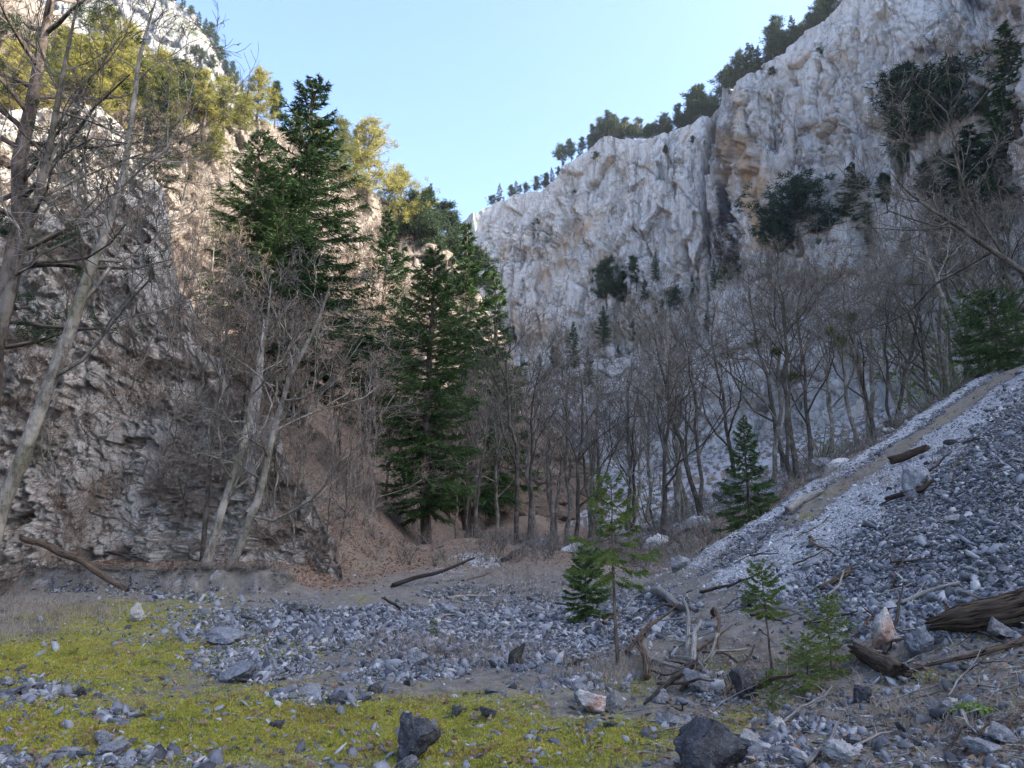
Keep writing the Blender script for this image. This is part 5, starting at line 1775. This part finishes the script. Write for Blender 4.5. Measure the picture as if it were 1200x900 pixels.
tuft = spruce_meshes('tufted_sapling', 1.3, .55, 303, nb=36, sprays=32, per=14, t0=.58, power=.4, leafw=.007, leafl=.045, mat=M_YOUNG)
tree(tuft, 905, 800, 660, 'sapling', 'tufted sapling with one green crown on a bare dark stem', 'sapling', None, (0,), .85, .02, .8, (.0, -.08))
low = spruce_meshes('low_sapling', 1.0, .9, 304, nb=60, sprays=28, per=14, t0=.05, power=.4, leafw=.008, leafl=.045, mat=M_YOUNG, gap=.25)
tree(low, 975, 792, 698, 'sapling', 'bushy yellow-green sapling above the sawn log stub', 'sapling', None, (0,), .85, .02, 1.7)
tree(low, 948, 812, 745, 'sapling', 'low dusky sapling in front of the bushy yellow-green one', 'sapling', None, (0,), 1.3, .02, 3.2)
tree(low, 508, 746, 724, 'sapling', 'tiny spruce seedling poking out of the middle gravel', 'sapling', None, (0,), .7, .02, 3.2)
tree(low, 905, 830, 785, 'sapling', 'tiny dark seedling at the foot of the tufted sapling', 'sapling', None, (0,), .9, .02, 4.2)


def fern(name, u, v, s, label, seed, n=26):
    rg = np.random.default_rng(seed)
    p, _n = ground_at(u, v)
    base, dirs, ln, wd_ = [], [], [], []
    for i in range(n):
        a = rg.uniform(0, 6.28)
        L = s * rg.uniform(.5, 1)
        k = np.linspace(.15, 1, 16)
        pts_ = np.stack([np.cos(a) * k * L * .8, np.sin(a) * k * L * .8, L * (.9 * k - .75 * k ** 2) * rg.uniform(.7, 1.2)], 1)
        sd = np.array([-np.sin(a), np.cos(a), 0])
        for sg in (-1, 1):
            base.append(pts_)
            dirs.append(np.tile(sd * sg + np.array([np.cos(a), np.sin(a), .1]) * .5, (16, 1)))
            ln.append(L * .24 * (1 - k * .8))
    V_ = tri_leaves(np.concatenate(base), np.concatenate(dirs), np.concatenate(ln), .018 * s / .25, rg)
    o = tag(link(name, np_mesh(name, V_, tris_of(V_)), M_FERN), label, 'fern')
    o.location = Vector(p)
    return o


fern('fern', 1142, 836, .20, 'bright green fern sprouting below the rotten log', 1)
fern('fern', 1118, 836, .12, 'small fern left of the bright green fern', 2)
fern('fern', 470, 846 + 20, .06, 'little green tuft in moss above the black wedge rock', 3)
fern('fern', 800, 770, .08, 'small green sprig between the bleached branches', 4)

# ------------------------------------------------------------------ moss, dry heath, leaves and brush: nobody could count them
def blades(name, pts, n_each, spread, length, width, mat, rng, up=1.0, side=.5):
    n = len(pts)
    b = np.repeat(pts, n_each, 0) + rng.normal(0, 1, (n * n_each, 3)) * np.array([1, 1, .15]) * np.repeat(spread, n_each)[:, None]
    d_ = rng.normal(0, side, (n * n_each, 3))
    d_[:, 2] = np.abs(d_[:, 2]) + up
    V_ = tri_leaves(b, d_, np.repeat(length, n_each) * (.5 + rng.random(n * n_each)), np.repeat(width, n_each), rng)
    return tag(link(name, np_mesh(name, V_, tris_of(V_)), mat), kind='stuff')


def world_leaf(name, stops, sc, transl=.15):
    m, nt = new_mat(name)
    g = NT(nt)
    p = g.pos()
    k = g.math('ADD', g.math('MULTIPLY', g.noise(p, sc, 4, .6), .65), g.math('MULTIPLY', g.noise(p, sc * 14, 2, .6), .45))
    g.finish(g.ramp(k, stops), .8, None, .15, transl)
    return m


M_MOSS = world_leaf('moss_blade', [(.35, (.075, .08, .022)), (.42, (.16, .165, .035)), (.50, (.29, .285, .05)), (.57, (.37, .34, .065)), (.64, (.25, .19, .06)), (.73, (.16, .11, .05))], 1.6)
M_HEATH = world_leaf('dry_heath', [(.38, (.12, .10, .08)), (.52, (.24, .20, .165)), (.66, (.36, .31, .26))], 2.2)
M_LITTER = world_leaf('fallen_leaf', [(.36, (.08, .05, .036)), (.48, (.165, .10, .068)), (.58, (.26, .165, .105)), (.7, (.36, .27, .195))], 3.0)
rm = np.random.default_rng(55)
wm = np.clip(ZF[:, 0] + .3 * fbm(FC[:, 0] * 3, FC[:, 1] * 3, 0, 2, 411) - .15, 0, 1)
pts = pick(np.where(wm > .25, wm, .02), 42000, rm)
d = np.hypot(pts[:, 0], pts[:, 1])
blades('moss', pts, 6, .012 + .0015 * d, .010 + .0010 * d, .005 + .0006 * d, M_MOSS, rm, .7, .8)
heath_w = blobs(_cu, _cv, [(55, 716, 90, 11, .8), (10, 735, 60, 14, .8), (560, 768, 80, 10, .7), (480, 755, 60, 10, .6), (740, 785, 50, 16, .6), (690, 790, 50, 10, .4), (640, 690, 80, 16, .6), (900, 790, 70, 24, .35), (1100, 840, 100, 26, .12), (610, 670, 60, 16, .6), (780, 650, 60, 14, .6), (1000, 560, 60, 12, .4)])
pts = pick(heath_w, 3600, rm)
d = np.hypot(pts[:, 0], pts[:, 1])
blades('dry_heath', pts, 7, .03 + .002 * d, .06 + .004 * d, .0035 + .0005 * d, M_HEATH, rm, .9, .75)
# dry grass on the brown band beyond the fan and between the strips
wl = ZF[:, 2] * (1 + 1.5 * (FC[:, 0] < -3) * (FC[:, 1] < 32)) * (FC[:, 1] < 48) * (1 - .75 * (FC[:, 1] < 12))
pts = np.vstack([pick(wl, 30000, rm), pick((_cv > 690) * (.2 + (ZF[:, 0] > .3)), 1100, rm)])
d = np.hypot(pts[:, 0], pts[:, 1])
n_ = len(pts)
dd = rm.normal(0, 1, (n_, 3)) * np.array([1, 1, .35])
V_ = tri_leaves(pts + np.array([0, 0, .015]), dd, .05 + .0022 * d, .035 + .0016 * d, rm)
tag(link('fallen_leaves', np_mesh('fallen_leaves', V_, tris_of(V_)), M_LITTER), kind='stuff')


# broken twigs strewn over the debris
pts = pick(sstep(_cv, 690, 740) * sstep(_cu, 720, 800) * .9 + .25 * ZF[:, 2] * (FC[:, 1] < 30) + .12 * (_cv > 700), 5200, rm)
tb = Tubes()
for p_, a_, l_, e_ in zip(pts, rm.uniform(0, 6.28, len(pts)), np.exp(rm.normal(math.log(.10), .55, len(pts))), rm.normal(.1, .25, len(pts))):
    l_ = min(l_, .4) * (.7 + np.hypot(p_[0], p_[1]) / 30)
    d_ = np.array([math.cos(a_), math.sin(a_), e_])
    b_ = np.array([-math.sin(a_), math.cos(a_), 0]) * rm.normal(0, .12) * l_
    q_ = p_ + np.array([0, 0, .012])
    tb.add(np.array([q_ - d_ * l_ * .5, q_ + b_, q_ + d_ * l_ * .5]), [l_ * .022 + .001, l_ * .02 + .001, .0012], 3)
M_TWL = world_leaf('twig_litter', [(.36, (.06, .048, .04)), (.5, (.15, .125, .105)), (.62, (.30, .275, .245))], 4.0, 0)
tag(link('twig_litter', tb.mesh('twig_litter'), M_TWL), kind='stuff')


def px_area(V, f):
    u, v, zc = proj(V)
    pu, pv = u[f], v[f]
    a = .5 * ((pu[:, 2] - pu[:, 0]) * (pv[:, 3] - pv[:, 1]) - (pv[:, 2] - pv[:, 0]) * (pu[:, 3] - pu[:, 1]))
    c = V[f].mean(1)
    cu_, cv_, cz = proj(c)
    return np.abs(a) * (cz > 1) * (cu_ > -40) * (cu_ < 1240) * (cv_ > -20), c, cu_, cv_


def brush(name, P_, L_, per, rmin, mat, rng, up=.8, splay=.75):
    tb = Tubes()
    for p, L in zip(P_, L_):
        for k in range(per):
            d_ = rng.normal(0, splay, 3)
            d_[2] = abs(d_[2]) * .5 + up
            d_ = unit(d_)
            l = L * rng.uniform(.4, 1)
            e_ = rng.normal(0, .16, 3)
            q1 = p + d_ * l * .35
            q2 = q1 + unit(d_ + e_) * l * .35
            q3 = q2 + unit(d_ + 2 * e_ + np.array([0, 0, -.1])) * l * .3
            tb.add(np.array([p, q1, q2, q3]), [rmin * 1.7, rmin * 1.3, rmin, rmin * .5], 3)
            for j in range(3):
                s_ = (q1, q2, q2)[j]
                dv = unit(d_ + rng.normal(0, .7, 3))
                tb.add(np.array([s_, s_ + dv * l * .2, s_ + unit(dv + rng.normal(0, .3, 3)) * l * .36]), [rmin, rmin * .8, rmin * .4], 3)
    return tag(link(name, tb.mesh(name), mat), kind='stuff')


rbh = np.random.default_rng(66)


def pick_on(G, weight_fn, n, nt_rows):
    V = G[:, :nt_rows].reshape(-1, 3)
    f = grid_faces(G.shape[0], nt_rows)
    a, c, cu_, cv_ = px_area(V, f)
    wgt = a * weight_fn(c, cu_, cv_)
    i = rbh.choice(len(f), n, p=wgt / wgt.sum())
    return c[i]


pl = pick_on(LG, lambda c, u, v: sstep(v, 250, 420) * (u < 600) * (.35 + .65 * sstep(fbm(c[:, 0] / 6, c[:, 1] / 6, c[:, 2] / 6, 3, 420), -.2, .3)), 950, 260)
dl = np.hypot(pl[:, 0], pl[:, 1])
brush('hillside_brush', pl, .8 + dl * .022, 6, .013, M_TWIG_WARM, rbh)
pl = pick_on(NG, lambda c, u, v: (u < 400) * (.15 + .85 * sstep(fbm(c[:, 0] / 2, c[:, 1] / 2, c[:, 2] / 2, 3, 421), 0, .4)), 1300, 420)
brush('outcrop_brush', pl, rbh.uniform(.35, 1.2, len(pl)), 6, .0055, M_TWIG_WARM, rbh, .3, 1.0)
wbr = ((FC[:, 1] > 29) & (FC[:, 1] < 70)) * ZF[:, 2] * (np.abs(_cu - 560) < 700)
p = wbr * PXA
pl = pick(wbr * np.where(_cu > 560, 1.0, .45), 1000, rbh)
dl = np.hypot(pl[:, 0], pl[:, 1])
brush('valley_brush', pl, .5 + .018 * dl, 6, .008, M_TWIG, rbh)
pl = pick_on(RG, lambda c, u, v: sstep(v, 330, 420) * (u > 580) * (c[:, 1] < 330), 700, 420)
brush('cliff_foot_brush', pl[:110], rbh.uniform(2.0, 4.5, 110), 6, .022, M_TWIG, rbh)

# roots and dead grass hanging over the lip of the eroded bank
xs = rbh.uniform(-15, -5.9, 260)
ys = np.array([20.75 + .5 * float(noise3(x_ * .35, 3.1, 0, 5)) + .22 * float(noise3(x_ * 1.7, 9.1, 0, 6)) for x_ in xs]) + rbh.normal(.1, .12, 260)
pl = np.stack([xs, ys, height(xs, ys) + .01], 1)
brush('bank_roots', pl, rbh.uniform(.15, .5, 260), 5, .006, M_TWIG, rbh, -.15, .8)

# labels for the small things: what they look like and the nearest landmark
count = {}
for (o, look, ph, d, cat, group) in sorted(pend, key=lambda r_: r_[3]):
    key = (look, ph)
    j = count.get(key, 0)
    count[key] = j + 1
    tag(o, f'{look} {ph}' if j == 0 else f'{look} {ORD[j] if j < 20 else nth(j)}nearest, {ph}', cat, group)
# ------------------------------------------------------------------ the air of the valley: one closed box of even, thin haze
def build_haze(density):
    lo, hi = np.array([-1000, -1000, -40.0]), np.array([1000, 1200, 420.0])
    V_ = np.array([[x, y, z] for z in (lo[2], hi[2]) for y in (lo[1], hi[1]) for x in (lo[0], hi[0])])
    F_ = np.array([[0, 2, 3, 1], [4, 5, 7, 6], [0, 1, 5, 4], [2, 6, 7, 3], [0, 4, 6, 2], [1, 3, 7, 5]])
    m, nt = new_mat('valley_haze')
    g = NT(nt)
    vol = g.node('ShaderNodeVolumePrincipled')
    vol.inputs['Color'].default_value = (.82, .9, 1, 1)
    vol.inputs['Density'].default_value = density
    vol.inputs['Anisotropy'].default_value = .2
    o = g.node('ShaderNodeOutputMaterial')
    nt.links.new(vol.outputs[0], o.inputs['Volume'])
    tag(link('haze', np_mesh('haze', V_, F_), m), kind='stuff')


zs = [max(v.co.z for v in o.data.vertices) for o in (ground, right_cliff, left_slope, near_rock, peak, dist)]
print('TOPS', zs, 'minground', min(v.co.z for v in ground.data.vertices))
build_haze(HAZE)
# ------------------------------------------------------------------ camera, sun, sky
cam_d = bpy.data.cameras.new('camera')
cam = bpy.data.objects.new('camera', cam_d)
COL.objects.link(cam)
cam.location = CAM
cam.rotation_euler = (R(90) + PITCH, 0, 0)
cam_d.sensor_width = 36
cam_d.lens = F_PX / 1200 * 36
cam_d.clip_start = .05
cam_d.clip_end = 5000
sc = bpy.context.scene
sc.camera = cam

SUN_EL = R(SUN_ELEV)
saz = math.atan2(SUN_DX, SUN_DY)
to_sun = Vector((math.sin(saz) * math.cos(SUN_EL), math.cos(saz) * math.cos(SUN_EL), math.sin(SUN_EL)))
sd = bpy.data.lights.new('sun', 'SUN')
sd.energy = SUN_E
sd.angle = R(.5)
sd.color = (1, .93, .82)
so = bpy.data.objects.new('sun', sd)
COL.objects.link(so)
so.rotation_euler = (-to_sun).to_track_quat('-Z', 'Y').to_euler()

w = bpy.data.worlds.new('World')
sc.world = w
w.use_nodes = True
wn = w.node_tree
bg = wn.nodes['Background']
sky = wn.nodes.new('ShaderNodeTexSky')
sky.sky_type = 'NISHITA'
sky.sun_disc = False
sky.sun_elevation = SUN_EL
sky.sun_rotation = saz
sky.altitude = 600
sky.air_density = 1.0
sky.dust_density = 7.0
sky.ozone_density = 5.0
wn.links.new(sky.outputs[0], bg.inputs[0])
bg.inputs[1].default_value = SKY_STR

sc.view_settings.view_transform = 'Standard'
sc.view_settings.look = 'None'
sc.view_settings.gamma = 1
sc.view_settings.exposure = EXPOSURE
sc.cycles.max_bounces = 6
sc.cycles.diffuse_bounces = 3
sc.cycles.transmission_bounces = 3
sc.cycles.transparent_max_bounces = 4
sc.cycles.use_adaptive_sampling = True
sc.cycles.use_denoising = True
